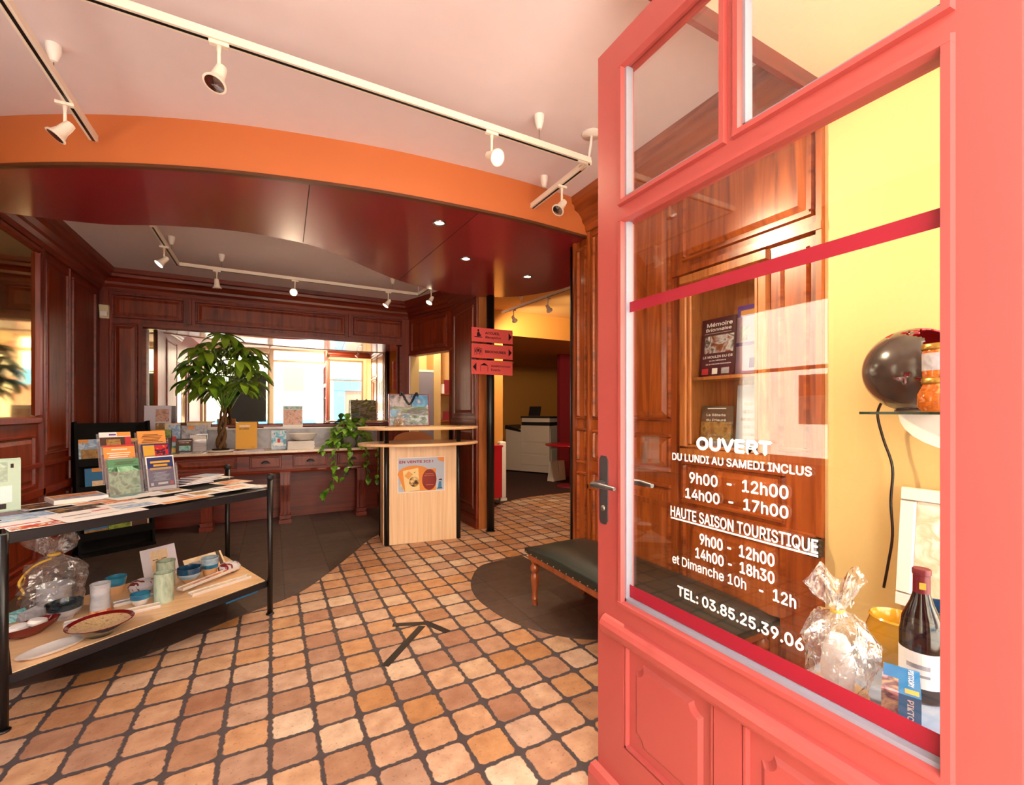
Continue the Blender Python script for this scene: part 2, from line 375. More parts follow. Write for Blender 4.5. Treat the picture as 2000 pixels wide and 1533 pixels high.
wood_wall('wall_corner', F_D, [(0, dl, 2.07, 2.8), (0, .06, 0, 2.07)], [(.10, dl - .06, 2.12, 2.54)], [(0, dl, 2.07, 2.10, .02)], [], [(0, dl)])
wood_wall('wall_left', F_L, [(2.52, 6.2, 0, 2.8), (-.05, 1.72, 0, 2.8), (1.72, 2.52, 0, .90), (1.72, 2.52, 2.18, 2.8)],
          [(2.62, 3.35, .95, 2.5), (2.62, 3.35, .15, .8), (.3, 1.6, .95, 2.5), (4.90, 5.35, .95, 2.52), (5.45, 6.05, .95, 2.52), (4.06, 4.72, .72, 1.12), (4.90, 5.35, .15, .62), (5.45, 6.05, .15, .62), (4.06, 4.72, .15, .6), (3.45, 3.95, .15, 1.15)],
          [(2.3, 6.2, .64, .70, .03), (3.4, 6.2, .86, .90, .02)], [(4.80, 4.84, 0, 2.58, .03), (5.39, 5.42, .7, 2.58, .012)], [(2.25, 6.2)], [(2.25, 6.2)])

# cornice that closes the window bay's lower ceiling
struct(MB(frame((0, 1.0, 0), (1, 0, 0), (0, 0, 1), (0, 1, 0))).profile([(w, v + .0) for w, v in CORN], 1.0, 2.0).build('trim_2', M_WOODH))
struct(MB().box(2.0, 2.12, .2, 1.0, 0, 2.65).build('wall_window_bay', M_YEL))

# mirrors
MIR = Matrix.Rotation(R(-.95), 4, 'Z')
root = thing('wall_mirror', 'wide wall mirror in a moulded wooden frame above the long sideboard', 'mirror', (.18, 6.168, 0))
g = MB()
g.box(-1.38, 1.32, -.004, .004, 1.15, 2.22)
ob = g.build('mirror_glass', M_MIRROR, root); ob.rotation_euler = (0, 0, R(-.9))
g = MB(frame((0, -.028, 0), (1, 0, 0), (0, 0, 1), (0, -1, 0)))
for a in ((-1.42, 1.41, 2.20, 2.255), (-1.42, 1.41, 1.10, 1.15), (-1.42, -1.365, 1.15, 2.20), (1.355, 1.41, 1.15, 2.20)): g.frustum(*a, -.06, .015, .012)
g.build('mirror_frame', M_WOODH, root)
root = thing('wall_mirror', 'tall aged amber mirror set in the dark panelling by the brochure rack', 'mirror', (-1.595, 4.38, 0))
MB().box(-.004, .004, -.35, .345, 1.25, 2.53).build('mirror_glass', M_AMBERM, root)
g = MB(frame((.0, 0, 0), (0, 1, 0), (0, 0, 1), (1, 0, 0)))
for a in ((-.40, .40, 2.52, 2.57), (-.40, .40, 1.20, 1.26), (-.40, -.34, 1.26, 2.52), (.34, .40, 1.26, 2.52)): g.frustum(*a, 0, .03, .012)
g.build('mirror_frame', M_WOODV, root)

# ------------------------------------------------------------------ curved soffit
front = spline([(-1.6, 3.52), (-1.222, 3.244), (-.872, 3.038), (-.533, 2.877), (-.191, 2.754), (.169, 2.666), (.566, 2.595), (1.02, 2.554), (1.484, 2.539), (1.99, 2.57)], 5)
back = spline([(-1.6, 4.0), (-1.284, 3.97), (-1.106, 3.944), (-.94, 3.901), (-.731, 3.797), (-.552, 3.72), (-.343, 3.655), (-.099, 3.624), (.232, 3.663), (.464, 3.787), (.745, 4.026), (1.074, 4.266), (1.487, 4.433), (1.845, 4.472), (2.117, 4.40), (2.353, 4.247), (2.52, 3.99), (2.62, 3.659), (2.55, 3.2), (2.3, 2.9), (2.05, 2.73)], 4)
poly = [p[:2] for p in front] + [p[:2] for p in back[::-1]]
root = struct(MB().prism(poly, 2.55, 2.575).build('ceiling_soffit', M_RED))
g = MB()
for a, b in zip(front, front[1:]): g.hexa([(a.x, a.y - .012, 2.545), (b.x, b.y - .012, 2.545), (b.x, b.y + .02, 2.545), (a.x, a.y + .02, 2.545)], [(a.x, a.y - .012, 2.8), (b.x, b.y - .012, 2.8), (b.x, b.y + .02, 2.8), (a.x, a.y + .02, 2.8)])
g.build('fascia', M_ORANGE, root)
g = MB()
for a, b in zip(front, front[1:]): g.hexa([(a.x, a.y - .02, 2.54), (b.x, b.y - .02, 2.54), (b.x, b.y + .01, 2.54), (a.x, a.y + .01, 2.54)], [(a.x, a.y - .02, 2.556), (b.x, b.y - .02, 2.556), (b.x, b.y + .01, 2.556), (a.x, a.y + .01, 2.556)])
g.build('edge_strip', M_BROWNEDGE, root)
for p, q in (((.183, 2.672), (.203, 3.63)), ((1.146, 2.565), (1.065, 4.25))):
    MB().hexa([(p[0] - .002, p[1], 2.549), (p[0] + .002, p[1], 2.549), (q[0] + .002, q[1], 2.549), (q[0] - .002, q[1], 2.549)], [(p[0] - .002, p[1], 2.552), (p[0] + .002, p[1], 2.552), (q[0] + .002, q[1], 2.552), (q[0] - .002, q[1], 2.552)]).build('panel_seam', mat('seam_shadow', '2a0408', .8), root)

def lamp(name, loc, aim, power, size=1.1, col=(1, .78, .5), rad=.03):
    l = bpy.data.lights.new(name, 'SPOT'); l.energy = power; l.color = col; l.spot_size = size; l.spot_blend = .6; l.shadow_soft_size = rad
    o = bpy.data.objects.new(name, l); C.objects.link(o); o.location = loc; o.rotation_euler = Vector(aim).to_track_quat('-Z', 'Y').to_euler(); return o

for (x, y), wh in (((.978, 2.83), 'nearest the fascia'), ((1.399, 3.391), 'in the middle of the three'), ((2.088, 3.572), 'nearest the office doorway')):
    t = thing('downlight', 'lit recessed downlight in the red soffit, ' + wh, 'downlight', (x, y, 2.55), 0, 'recessed downlights in the red soffit')
    MB().lathe([(.042, .0), (.044, -.006), (.034, -.007), (.030, .0)], n=20, cap=False).build('trim_ring', M_STEEL, t)
    MB().lathe([(.0301, -.002), (.001, -.0045)], n=18).build('bulb', M_BULB, t)
    lamp('downlight_lamp', (x, y, 2.535), (0, 0, -1), 30, 1.6)

# ------------------------------------------------------------------ track lights
def spot(loc, aim, lit, label, size=1.0, power=22, drop=.105):
    """loc: point under the track"""
    t = thing('spotlight', label, 'spotlight', loc, 0, 'spotlights on the ceiling tracks')
    MB().box(-.032, .032, -.011, .011, -.014, 0).build('adapter', M_TRACK, t, .003)
    MB().tube([(0, 0, -.015), (0, 0, -.04), (0, 0, -drop)], [.010, .006, .007], 8).build('stem', M_TRACK, t)
    aim = Vector(aim).normalized(); q = aim.to_track_quat('Z', 'Y').to_matrix().to_4x4()
    c = Vector((0, 0, -drop - .01)); M = Matrix.Translation(c) @ q @ Matrix.Scale(.8, 4)
    MB(M).lathe([(.012, -.045), (.022, -.04), (.026, -.015), (.028, .02), (.036, .05), (.046, .058), (.048, .066), (.040, .067), (.036, .055)], n=20, cap=True).build('lamp_head', M_TRACK, t, smooth=True)
    MB(M).lathe([(.039, .0675), (.02, .071), (.001, .072)], n=18, cap=False).build('lens', M_BULB if lit else M_LENS, t)
    if lit: lamp('spotlight_lamp', Vector(loc) + c + aim * .10, aim, power, size)
    return t
def rail(t, pts, w=.034, h=.03):
    for a, b in zip(pts, pts[1:]):
        a, b = Vector(a), Vector(b); d = (b - a).normalized(); s = Vector((-d.y, d.x, 0)) * w / 2
        z0, z1 = Vector((0, 0, 0)), Vector((0, 0, h))
        g = MB(); g.use(M_TRACK).hexa([a - s, b - s, b + s, a + s], [a - s + z1, b - s + z1, b + s + z1, a + s + z1])
        s2 = s * .35; e = Vector((0, 0, -.0012)); g.use(M_BLACK).hexa([a - s2 + e, b - s2 + e, b + s2 + e, a + s2 + e], [a - s2, b - s2, b + s2, a + s2])
        g.build('rail', None, t)
def cup(t, x, y, low):
    MB().lathe([(.026, .0), (.024, -.03), (.012, -.068), (.005, -.07)], (x, y, 2.8), 18).build('ceiling_cup', M_WHITE, t, smooth=True)
    MB().tube([(x, y, 2.735), (x, y, low)], .0016, 5).build('hanging_cable', M_STEEL, t)
t = thing('ceiling_track', 'long cream lighting track hanging below the ceiling before the orange fascia', 'lighting track', (0, 0, 0))
rail(t, [(-.778, 2.93, 2.64), (-.778, 1.93, 2.64), (1.517, 1.93, 2.64), (1.517, 2.527, 2.64)])
MB().tube([(1.44, 1.93, 2.655), (1.50, 1.93, 2.655), (1.517, 1.945, 2.655), (1.517, 2.0, 2.655)], .019, 10).build('corner_joint', M_TRACK, t)
MB().lathe([(.0, 0), (.055, 0), (.05, -.008), (.0, -.012)], (1.523, 1.919, 2.8), 24).build('ceiling_rose', M_WHITE, t)
MB().tube(spline([(1.523, 1.919, 2.79), (1.515, 1.915, 2.74), (1.512, 1.93, 2.66)], 5), .007, 8).build('feed_cable', M_WHITE, t)
for c in ((-.787, 2.498), (1.195, 1.925), (1.534, 2.41)): cup(t, c[0], c[1], 2.67)
spot((-.79, 2.622, 2.64), (-.55, -.1, -.8), False, 'unlit spotlight on the short end of the front track above the table')
spot((-.169, 1.93, 2.64), (-.25, -.3, -1), False, 'unlit spotlight on the long front track nearest the viewer')
spot((.93, 1.93, 2.64), (.16, -.75, -.45), True, 'lit spotlight on the long front track shining towards the door', 2.0, 110)
spot((1.517, 2.19, 2.64), (-.6, -.1, -.75), False, 'unlit spotlight on the short track end beside the door frame')
t = thing('ceiling_track', 'white lighting track behind the red soffit above the long sideboard', 'lighting track', (0, 0, 0))
rail(t, [(-.765, 4.1, 2.64), (-.765, 5.07, 2.64), (1.50, 5.07, 2.64), (1.535, 4.5, 2.64)])
for c in ((-.759, 4.757), (-.423, 5.073), (1.198, 5.056)): cup(t, c[0], c[1], 2.67)
MB().tube([(1.50, 5.07, 2.8), (1.50, 5.07, 2.66)], .006, 8).build('feed_cable', M_WHITE, t)
spot((-.77, 4.525, 2.64), (-.6, -.2, -.7), True, 'lit spotlight at the bend of the back track by the dark cornice', 1.3, 40)
spot((-.462, 5.07, 2.64), (.05, .1, -1), False, 'unlit spotlight on the back track pointing straight down')
spot((.209, 5.07, 2.64), (-.28, -.85, -.4), True, 'lit spotlight on the back track glaring over the mirror', 1.6, 40)
spot((1.153, 5.07, 2.64), (-.55, .05, -.75), True, 'white lit spotlight on the back track tipped over the counter', 1.4, 40)
spot((1.535, 4.71, 2.64), (-.5, -.15, -.8), True, 'lit spotlight at the soffit end of the back track', 1.4, 40)
t = thing('ceiling_track', 'lighting track under the yellow office ceiling', 'lighting track', (0, 0, 0))
rail(t, [(2.79, 5.45, 2.64), (2.93, 3.3, 2.64)])
cup(t, 2.83, 5.0, 2.67)
spot((2.804, 5.16, 2.64), (.5, .4, -.35), True, 'lit spotlight at the far end of the office track', 2.4, 52)
spot((2.87, 4.429, 2.64), (.55, .35, -.4), True, 'lit spotlight on the office track closer to the black post', 2.4, 52)

# ------------------------------------------------------------------ posts and direction sign
for (x, y, r, lab) in ((2.088, 4.365, .042, 'black steel post carrying the red direction sign'), (2.04, 2.775, .034, 'slim black steel post between the bench and the office opening')):
    t = thing('steel_post', lab, 'post', (x, y, 0))
    MB().tube([(0, 0, 0), (0, 0, 2.55)], r, 20).build('shaft', M_BLACK, t)
    MB().lathe([(r + .012, 0), (r + .012, .006), (r, .01)], n=20).build('foot_ring', M_BLACK, t)
M_SIGN = mat('coral_sign_plate', 'ea6260', .22, coat=.4)
M_INK = mat('dark_print', '2a0b12', .4)
t = thing('direction_sign', 'coral three-plate direction sign reading accueil, brochures and events', 'sign', (1.838, 4.30, 0))
S_M = frame((0, 0, 0), (1, 0, 0), (0, 0, 1), (0, -1, 0))
for k, (z0, z1) in enumerate(((2.032, 2.182), (1.862, 2.012), (1.69, 1.842))):
    p = MB(S_M).box(0, .486, z0, z1, -.004, .004).build('sign_plate', M_SIGN, t, .001)
    g, ar, tx = MB(S_M), MB(S_M), MB(S_M); c = (z0 + z1) / 2; w = .0045
    if k == 0:
        tx.text('ACCUEIL', .155, .325, c + .012, .034, w, .03); tx.text('Reception', .155, .34, c - .032, .034, w, .01, .25)
        g.lathe([(.001, w), (.012, w + .0005)], (.075, c + .045, 0), 14); g.prism([(.058, c - .018), (.062, c + .022), (.075, c + .032), (.09, c + .024), (.097, c), (.113, c + .006), (.108, c - .008), (.085, c - .018)], w, w + .0005)
        g.box(.03, .118, c - .028, c - .02, w, w + .0005); ar.prism([(.435, c - .042), (.435, c + .045), (.475, c)], w, w + .0005)
    elif k == 1:
        tx.text('BROCHURES', .155, .40, c - .016, .034, w, .03)
        for i, (a, b) in enumerate(((.03, .055), (.058, .09), (.093, .118))):
            dz = .0 if i == 1 else .008
            for q in ((a, a + .003, c - .035 - dz, c + .035 - dz), (b - .003, b, c - .035 - dz, c + .035 - dz), (a, b, c + .032 - dz, c + .035 - dz), (a, b, c - .035 - dz, c - .032 - dz)): g.box(*q, w, w + .0005)
            g.box(a + .006, b - .008, c - .01 - dz, c + .02 - dz, w, w + .0005)
        ar.prism([(.435, c - .042), (.435, c + .042), (.475, c)], w, w + .0005)
    else:
        tx.text('MANIFESTATIONS', .225, .455, c + .008, .024, w, .02); tx.text('Events', .225, .335, c - .035, .034, w, .01)
        ar.prism([(.012, c), (.053, c - .045), (.053, c + .045)], w, w + .0005)
        g.prism([(.098, c + .01), (.102, c + .022), (.142, c + .046), (.182, c + .022), (.187, c + .01), (.18, c + .018), (.142, c + .02), (.106, c + .018)], w, w + .0005)
        for a in (.098, .184): g.box(a, a + .004, c - .045, c + .01, w, w + .0005)
    g.build('pictogram', M_INK, p); tx.build('lettering', M_INK, p); ar.build('arrow', M_INK, p)
for z in (1.85, 2.02): MB().tube([(.25, .0, z), (.25, .022, z)], .008, 8).build('clamp', M_STEEL, t)

# ------------------------------------------------------------------ office behind the opening, niche behind the corner
struct(MB().box(1.72, 1.84, 6.2, 6.9, 0, 2.8).build('wall_niche_side', M_YEL))
struct(MB().box(1.72, 2.75, 6.8, 6.9, 0, 2.8).build('wall_niche_back', M_YEL))
struct(MB().box(2.14, 2.25, 6.45, 6.8, 0, 2.5).build('trim_3', M_YEL))
struct(MB().box(2.66, 2.78, 5.87, 6.8, 0, 2.8).build('wall_niche_end', M_YELO))
g = MB(); g.box(2.66, 3.01, 5.87, 5.97, 0, 2.8); g.box(3.01, 6.9, 5.87, 5.97, 2.43, 2.8)
struct(g.build('wall_office_lintel', M_YELO))
struct(MB().box(6.8, 6.9, 2.6, 10, 0, 2.8).build('wall_office_side', M_YELO))
struct(MB().box(2.66, 6.9, 9.7, 9.8, 0, 2.8).build('wall_office_back', M_YELO))
struct(MB().box(2.9, 3.01, 5.97, 9.7, 0, 2.43).build('wall_office_inner', M_YELO))
struct(MB().box(2.1, 6.9, 2.62, 2.72, 0, 2.8).build('wall_office_front', M_YELO))
struct(MB().box(3.0, 6.8, 5.97, 9.7, 2.43, 2.5).build('ceiling_office_inner', M_YELO))
struct(MB().box(2.13, 6.8, 2.72, 5.87, 2.79, 2.8).build('ceiling_office', mat('peach_ceiling_paint', 'e2b06a', .8)))
g = MB(); g.hexa([(3.01, 9.69, 2.43), (3.01, 9.69, 1.35), (4.9, 9.69, 2.43)], [(3.01, 8.9, 2.43), (3.01, 8.9, 1.35), (4.9, 8.9, 2.43)])
struct(g.build('trim_stair_underside', M_YELO))
struct(MB().box(4.98, 6.8, 7.25, 7.35, 0, 2.43).build('wall_office_partition', M_REDW))

t = thing('niche_fill_light', 'added round fill light in the yellow niche', 'fill light', (2.05, 6.1, 2.8))  # added fill light to brighten the niche; no fitting is visible there
MB().lathe([(.001, -.05), (.06, -.045), (.08, -.02), (.085, 0)], n=24).build('diffuser', M_BULB, t)
lamp('niche_fill_lamp', (2.05, 6.1, 2.72), (0, 0, -1), 45, 2.6, (1, .85, .6), .06)
t = thing('storage_panel', 'tall flat grey panel with a white top edge in the yellow niche', 'panel', (1.998, 6.45, 0))
MB().box(-.13, .13, -.02, .02, 0, 1.88).build('board', mat('violet_grey', '8f8b98', .5), t)
MB().box(-.133, .133, -.023, .023, 1.88, 1.915).build('top_cap', M_WHITE, t)
t = thing('wall_shelf', 'narrow wooden shelves in the yellow niche beside the oak pillar', 'shelf', (2.255, 6.8, 0))
for z in (1.16, 1.57, .8): MB().box(0, .395, -.30, 0, z - .018, z).build('shelf_board', M_CHESTNUT, t)
tag(MB(stand((2.43, 6.63, 1.5702), .1, .1)).box(-.06, .06, 0, .22, 0, .01).build('fan_card', M_REDW), 'dark red card standing on the upper niche shelf', 'card')
tag(MB(stand((2.31, 6.58, 1.5702), -.2, .15)).box(-.04, .04, 0, .15, 0, .02).build('booklet', M_PAPER), 'white booklets leaning on the upper niche shelf', 'booklet')
tag(MB().prism([(0, 0), (.24, 0), (.24, .1), (.2, .1)], 0, .14).build('folder', M_REDW), 'wine red folder lying on the lower niche shelf', 'folder').location = (2.32, 6.55, 1.16)

t = thing('low_cabinet', 'bright red low cabinet on steel feet beside the black post', 'cabinet', (2.5, 5.68, 0))
MB().box(-.32, .32, -.16, .16, .10, .80).build('body', mat('bright_red_lacquer', 'c81f2c', .35), t)
MB().box(-.33, .33, -.17, .17, .80, .825).build('top', mat('bright_red_lacquer', 'c81f2c', .35), t)
for x in (-.3, .3):
    for y in (-.13, .13): MB().tube([(x, y, 0), (x, y, .10)], .012, 8).build('foot', M_STEEL, t)
t = thing('standing_heater', 'narrow white appliance standing next to the red cabinet', 'heater', (2.955, 5.80, 0))
MB().box(-.05, .05, -.06, .06, .04, .86).build('body', M_WHITE, t, .02)
MB().box(-.055, .055, -.065, .065, 0, .04).build('base', M_WHITE, t)
M_COPY = mat('copier_plastic', 'cdbcae', .5); M_COPYD = mat('copier_dark_plastic', '1c1a1c', .4)
t = thing('photocopier', 'large beige photocopier with finisher in the yellow office', 'copier', (4.98, 8.30, 0), R(-58))
MB().box(-.12, .55, -.32, .32, .03, 1.0).build('body', M_COPY, t, .008)
MB().box(-.50, -.12, -.30, .30, .03, .92).build('finisher', M_COPY, t, .01)
MB().hexa([(-.52, -.31, .92), (-.12, -.31, .86), (-.12, .31, .86), (-.52, .31, .92)], [(-.50, -.31, 1.0), (-.12, -.31, .90), (-.12, .31, .90), (-.50, .31, 1.0)]).build('output_tray', M_COPYD, t)
MB().box(-.10, .55, -.31, .31, 1.07, 1.16).build('scanner_lid', M_COPY, t, .01)
MB().box(-.10, .55, -.31, .31, 1.0, 1.07).build('paper_gap', M_COPYD, t)
MB().box(-.12, .56, -.32, .32, 1.16, 1.19).build('lid_cover', M_COPYD, t)
MB(stand((.15, -.2, 1.2), 0, .3)).box(-.13, .13, 0, .2, 0, .03).build('touch_screen', M_COPYD, t)
for z in (.18, .42): MB().box(-.10, .53, -.33, -.32, z, z + .2).build('paper_drawer', M_COPY, t, .004)
MB().box(.0, .53, -.33, -.32, .66, .95).build('front_cover', M_COPY, t, .004)
MB().box(.55, .558, -.27, .27, .55, .93).build('side_cover', M_COPY, t, .003); MB().box(.55, .558, -.24, .24, .22, .50).build('side_tray', M_COPY, t, .003)
for dx, lab in ((-.11, 'white paper carrier bag on the office floor, touching the copier'), (.10, 'white paper carrier bag on the office floor, nearer the red round table')):
    t = thing('paper_bag', lab, 'bag', (4.72 + dx * CS, 6.98 + dx * .25, 0), R(15), 'white paper bags in the office')
    g = MB(); g.hexa([(-.09, -.07, 0), (.09, -.07, 0), (.09, .07, 0), (-.09, .07, 0)], [(-.075, -.03, .36), (.085, -.035, .37), (.08, .03, .36), (-.07, .035, .37)])
    g.build('bag_body', mat('white_kraft', 'e2d6c8', .8), t)
t = thing('round_table', 'round red table reaching out of the office shadow', 'table', (4.56, 6.30, 0))
MB().lathe([(.001, .70), (.42, .70), (.45, .715), (.45, .73), (.44, .735), (.001, .735)], n=40).build('table_top', mat('table_red', '9c1420', .3), t, smooth=True)
MB().tube([(0, 0, .02), (0, 0, .70)], .035, 12).build('column', M_REDW, t)
MB().lathe([(.001, .03), (.25, .02), (.26, 0)], n=24).build('foot', M_REDW, t)

# ------------------------------------------------------------------ shopfront: wall, windows, street
g = MB()
g.box(-1.75, -1.56, -.05, .2, 0, 2.8); g.box(-1.56, -.24, -.05, .2, 0, .62); g.box(-.24, -.15, -.05, .2, 0, 2.8)
g.box(-1.56, -.24, -.05, .2, 2.70, 2.8); g.box(-.15, .965, -.05, .2, 2.49, 2.54); g.box(-.15, .965, -.05, .2, 2.76, 2.8); 
g.box(1.07, 1.93, -.05, .2, 0, .60); g.box(1.07, 1.93, -.05, .2, 2.62, 2.8); g.box(1.93, 2.2, -.05, .2, 0, 2.8)
struct(g.build('wall_front', M_CREAM))
struct(MB().box(.965, 1.07, -.05, .222, 0, 2.8).build('trim_door_jamb', M_PINK))
def window(n, M, w, h, bars):
    o = MB(M)
    for a in ((0, w, 0, .05), (0, w, h - .05, h), (0, .05, .05, h - .05), (w - .05, w, .05, h - .05)): o.frustum(*a, -.025, .025, .004)
    for z in bars: o.frustum(.05, w - .05, z - .018, z + .018, -.02, .02, .004)
    root = struct(o.build('window_%d' % n, mat('tan_window_paint', 'b59a78', .5)))
    MB(M).box(.05, w - .05, .05, h - .05, -.003, .003).build('window_pane', M_GLASS, root)
    return root
window(1, frame((-1.56, .06, .62), (1, 0, 0), (0, 0, 1), (0, -1, 0)), 1.32, 2.08, [1.55])
window(2, frame((1.07, .06, .60), (1, 0, 0), (0, 0, 1), (0, -1, 0)), .86, 2.02, [1.5])
wr = window(3, frame((-1.65, 1.72, .90), (0, 1, 0), (0, 0, 1), (-1, 0, 0)), .80, 1.28, [])
WM = frame((-1.657, 0, 0), (0, -1, 0), (0, 0, 1), (-1, 0, 0))
g = MB(WM); g.box(-2.48, -1.76, 1.62, 1.65, 0, .001); g.build('red_stripe', M_REDV, wr)
t = tag(MB(WM).use(mat('notice_pink', 'c98a7c', .7)).box(-2.0, -1.78, 1.42, 1.58, .012, .014).use(M_PAPER).box(-2.0, -1.78, 1.20, 1.42, .012, .014).use(M_INK).text('ENTREE', -1.93, -1.80, 1.48, .03, .014, .02).text('OUVERT', -1.98, -1.80, 1.35, .03, .014, .03).box(-1.97, -1.80, 1.30, 1.305, .014, .015).box(-1.97, -1.80, 1.25, 1.255, .014, .015).build('window_notice'), 'paper opening notice reading ouvert stuck on the side window', 'notice')
struct(MB().box(-14, 16, -16, -.05, -.12, -.02).build('street', mat('street_paving', 'c9c0b4', .9, bscale=20)))
struct(MB().box(-14, -1.8, -.05, 12, -.12, -.02).build('street', mat('street_paving', 'c9c0b4', .9)))
t = thing('street_house', 'sunlit cream house across the street with a blue shopfront', 'house', (0, -8.5, 0))
M_STUCCO = mat('sunlit_stucco', 'f0e4d0', .9, bscale=6); M_BLUE = mat('blue_shopfront_paint', '3d86b8', .5)
MB().box(-10, 12, -3, 0, -.02, 8.5).build('facade', M_STUCCO, t)
for x, z, w, h in ((.35, 2.15, .75, 1.0), (-3, 3.8, 1, 1.5), (5.2, 4.2, 1, 1.5), (2.6, 4.2, 1, 1.5), (-6, 3.8, 1, 1.5)):
    MB().box(x - w / 2 - .07, x + w / 2 + .07, 0, .05, z - .07, z + h + .07).build('window_surround', mat('tan_stone', 'c79b6a', .8), t)
    MB().box(x - w / 2, x + w / 2, .05, .06, z, z + h).build('house_window', mat('dim_panes', '7a5a4c', .3), t)
MB().box(1.9, 2.35, 0, .12, 0, 2.7).build('shop_pilaster', M_BLUE, t); MB().box(4.6, 5.0, 0, .12, 0, 2.7).build('shop_pilaster', M_BLUE, t)
MB().box(1.9, 5.0, 0, .15, 2.2, 2.75).build('shop_sign_board', M_BLUE, t); MB().box(2.35, 4.6, .0, .05, .5, 2.2).build('shop_window', mat('dim_panes', '7a5a4c', .3), t)
MB().box(-2.5, 1.2, 0, .08, .5, .95).build('painted_base', M_BLUE, t)
struct(MB().box(-7, -6, -6, 12, -.02, 7).build('wall_street_side', M_STUCCO))
t = thing('display_screen', 'black upright display screen on a stand, mirrored beside the leafy tree', 'screen', (-.68, .34, 0))
MB().box(-.38, .38, -.02, .02, 1.05, 2.12).build('panel', M_BLACK, t, .006)
MB().box(-.03, .03, -.02, .02, .02, 1.05).build('stand_pole', M_BLACK, t); MB().box(-.25, .25, -.1, .13, 0, .02).build('stand_base', M_BLACK, t)

# ------------------------------------------------------------------ the open entrance door
DX = .954
D = frame((DX, 0, 0), (0, 1, 0), (0, 0, 1), (-1, 0, 0))      # u = Y, v = Z, w out of the outer face
g = MB(D)
g.box(1.047, 1.167, .012, 2.471, -.045, 0); g.box(.217, .304, .012, 2.471, -.045, 0)           # stiles
g.box(.304, 1.047, 2.362, 2.471, -.045, 0); g.box(.304, 1.047, 1.885, 1.952, -.045, 0); g.box(.657, .707, 1.952, 2.362, -.045, 0)
g.box(.304, 1.047, .585, .712, -.045, 0); g.box(.304, 1.047, .012, .262, -.045, 0); g.box(.655, .727, .262, .585, -.045, 0)
door = struct(g.build('door_1', M_PINK))
g = MB(D)                                                                # glazing beads
def beads(u0, u1, v0, v1, m=.018, w=.012):
    for a in ((u0 - m, u1 + m, v0 - m, v0 + .004), (u0 - m, u1 + m, v1 - .004, v1 + m), (u0 - m, u0 + .004, v0 - m, v1 + m), (u1 - .004, u1 + m, v0 - m, v1 + m)): w -= .0006; g.frustum(*a, -.006, w, .005)
beads(.304, 1.047, .712, 1.885); beads(.304, .657, 1.952, 2.362); beads(.707, 1.047, 1.952, 2.362)
g.build('glazing_bead', M_PINK, door)
g = MB(D)
for u0, u1, v0, v1 in ((.304, 1.047, .712, 1.885), (.304, .657, 1.952, 2.362), (.707, 1.047, 1.952, 2.362)):
    for a in ((u0, u1, v0, v0 + .012), (u0, u0 + .004, v0, v1), (u1 - .010, u1, v0, v1)): g.box(*a, -.03, -.004)
g.build('putty_line', M_GREYP, door)
for u0, u1, v0, v1 in ((.304, 1.047, .712, 1.885), (.304, .657, 1.952, 2.362), (.707, 1.047, 1.952, 2.362)):
    MB(D).box(u0, u1, v0, v1, -.024, -.018).build('door_pane', M_GLASS, door)
MB(D).profile([(0, .585), (.014, .588), (.022, .600), (.026, .618), (.020, .632), (.010, .642), (0, .645)], .217, 1.13).build('weather_moulding', M_PINK, door)
g = MB(D); g.profile([(-.002, .012), (.032, .012), (.032, .112), (.022, .132), (.0, .136)], .217, 1.18); g.build('kick_rail', M_PINK, door)
def rr(u0, u1, v0, v1, r):
    """panel outline with scooped corners"""
    o = []
    for cx, cy, a0 in ((u1, v1, 270), (u0, v1, 360), (u0, v0, 90), (u1, v0, 180)):
        for k in range(7):
            a = R(a0 - 15 * k); o.append((cx + r * math.cos(a), cy + r * math.sin(a)))
    return o
for u0, u1 in ((.304, .655), (.727, 1.047)):
    p = MB(D).box(u0, u1, .262, .585, -.035, -.014).build('lower_panel', M_PINK, door)
    g = MB(D)
    for a in ((u0, u1, .262, .276), (u0, u1, .571, .585), (u0, u0 + .014, .262, .585), (u1 - .014, u1, .262, .585)): g.frustum(*a, -.016, -.002, .004)
    A = rr(u0 + .04, u1 - .04, .30, .548, .028); B = rr(u0 + .052, u1 - .052, .312, .536, .028)
    g.hexa([(x, y, -.0142) for x, y in A], [(x, y, -.006) for x, y in B])
    g.build('panel_moulding', M_PINK, p)
g = MB(D); g.box(.308, 1.043, 1.604, 1.636, -.0178, -.0172); g.build('red_stripe', M_REDV, door)
g = MB(D); g.box(.308, 1.043, .728, .766, -.0178, -.0172); g.build('red_stripe', M_REDV, door)
T = frame((DX + .0176, 0, 0), (0, -1, 0), (0, 0, 1), (-1, 0, 0))
for s, a, b, z, h, bo in (('OUVERT', .789, .595, 1.203, .040, .045), ('DU LUNDI AU SAMEDI INCLUS', .87, .511, 1.167, .026, .02),
                          ('9h00  -  12h00', .813, .558, 1.112, .038, .018), ('14h00  -  17h00', .826, .558, 1.070, .036, .018), ('HAUTE SAISON TOURISTIQUE', .876, .499, 1.012, .038, .012),
                          ('9h00 -  12h00', .781, .588, .958, .038, .018), ('14h00 -  18h30', .794, .588, .920, .036, .018), ('et Dimanche 10h', .87, .654, .884, .034, .01), ('-  12h', .622, .542, .884, .036, .015), ('TEL: 03.85.25.39.06', .852, .527, .801, .036, .02)):
    MB(T).text(s, -a, -b, z, h, 0, bo).build('lettering', M_VINYL, door)
MB(T).box(-.876, -.499, 1.0045, 1.0085, 0, .0006).build('underline', M_VINYL, door)
p = MB(D).prism([(1.116, .945), (1.126, .933), (1.147, .933), (1.156, .945), (1.156, 1.143), (1.147, 1.155), (1.126, 1.155), (1.116, 1.143)], 0, .004).build('handle_plate', M_PEWTER, door)
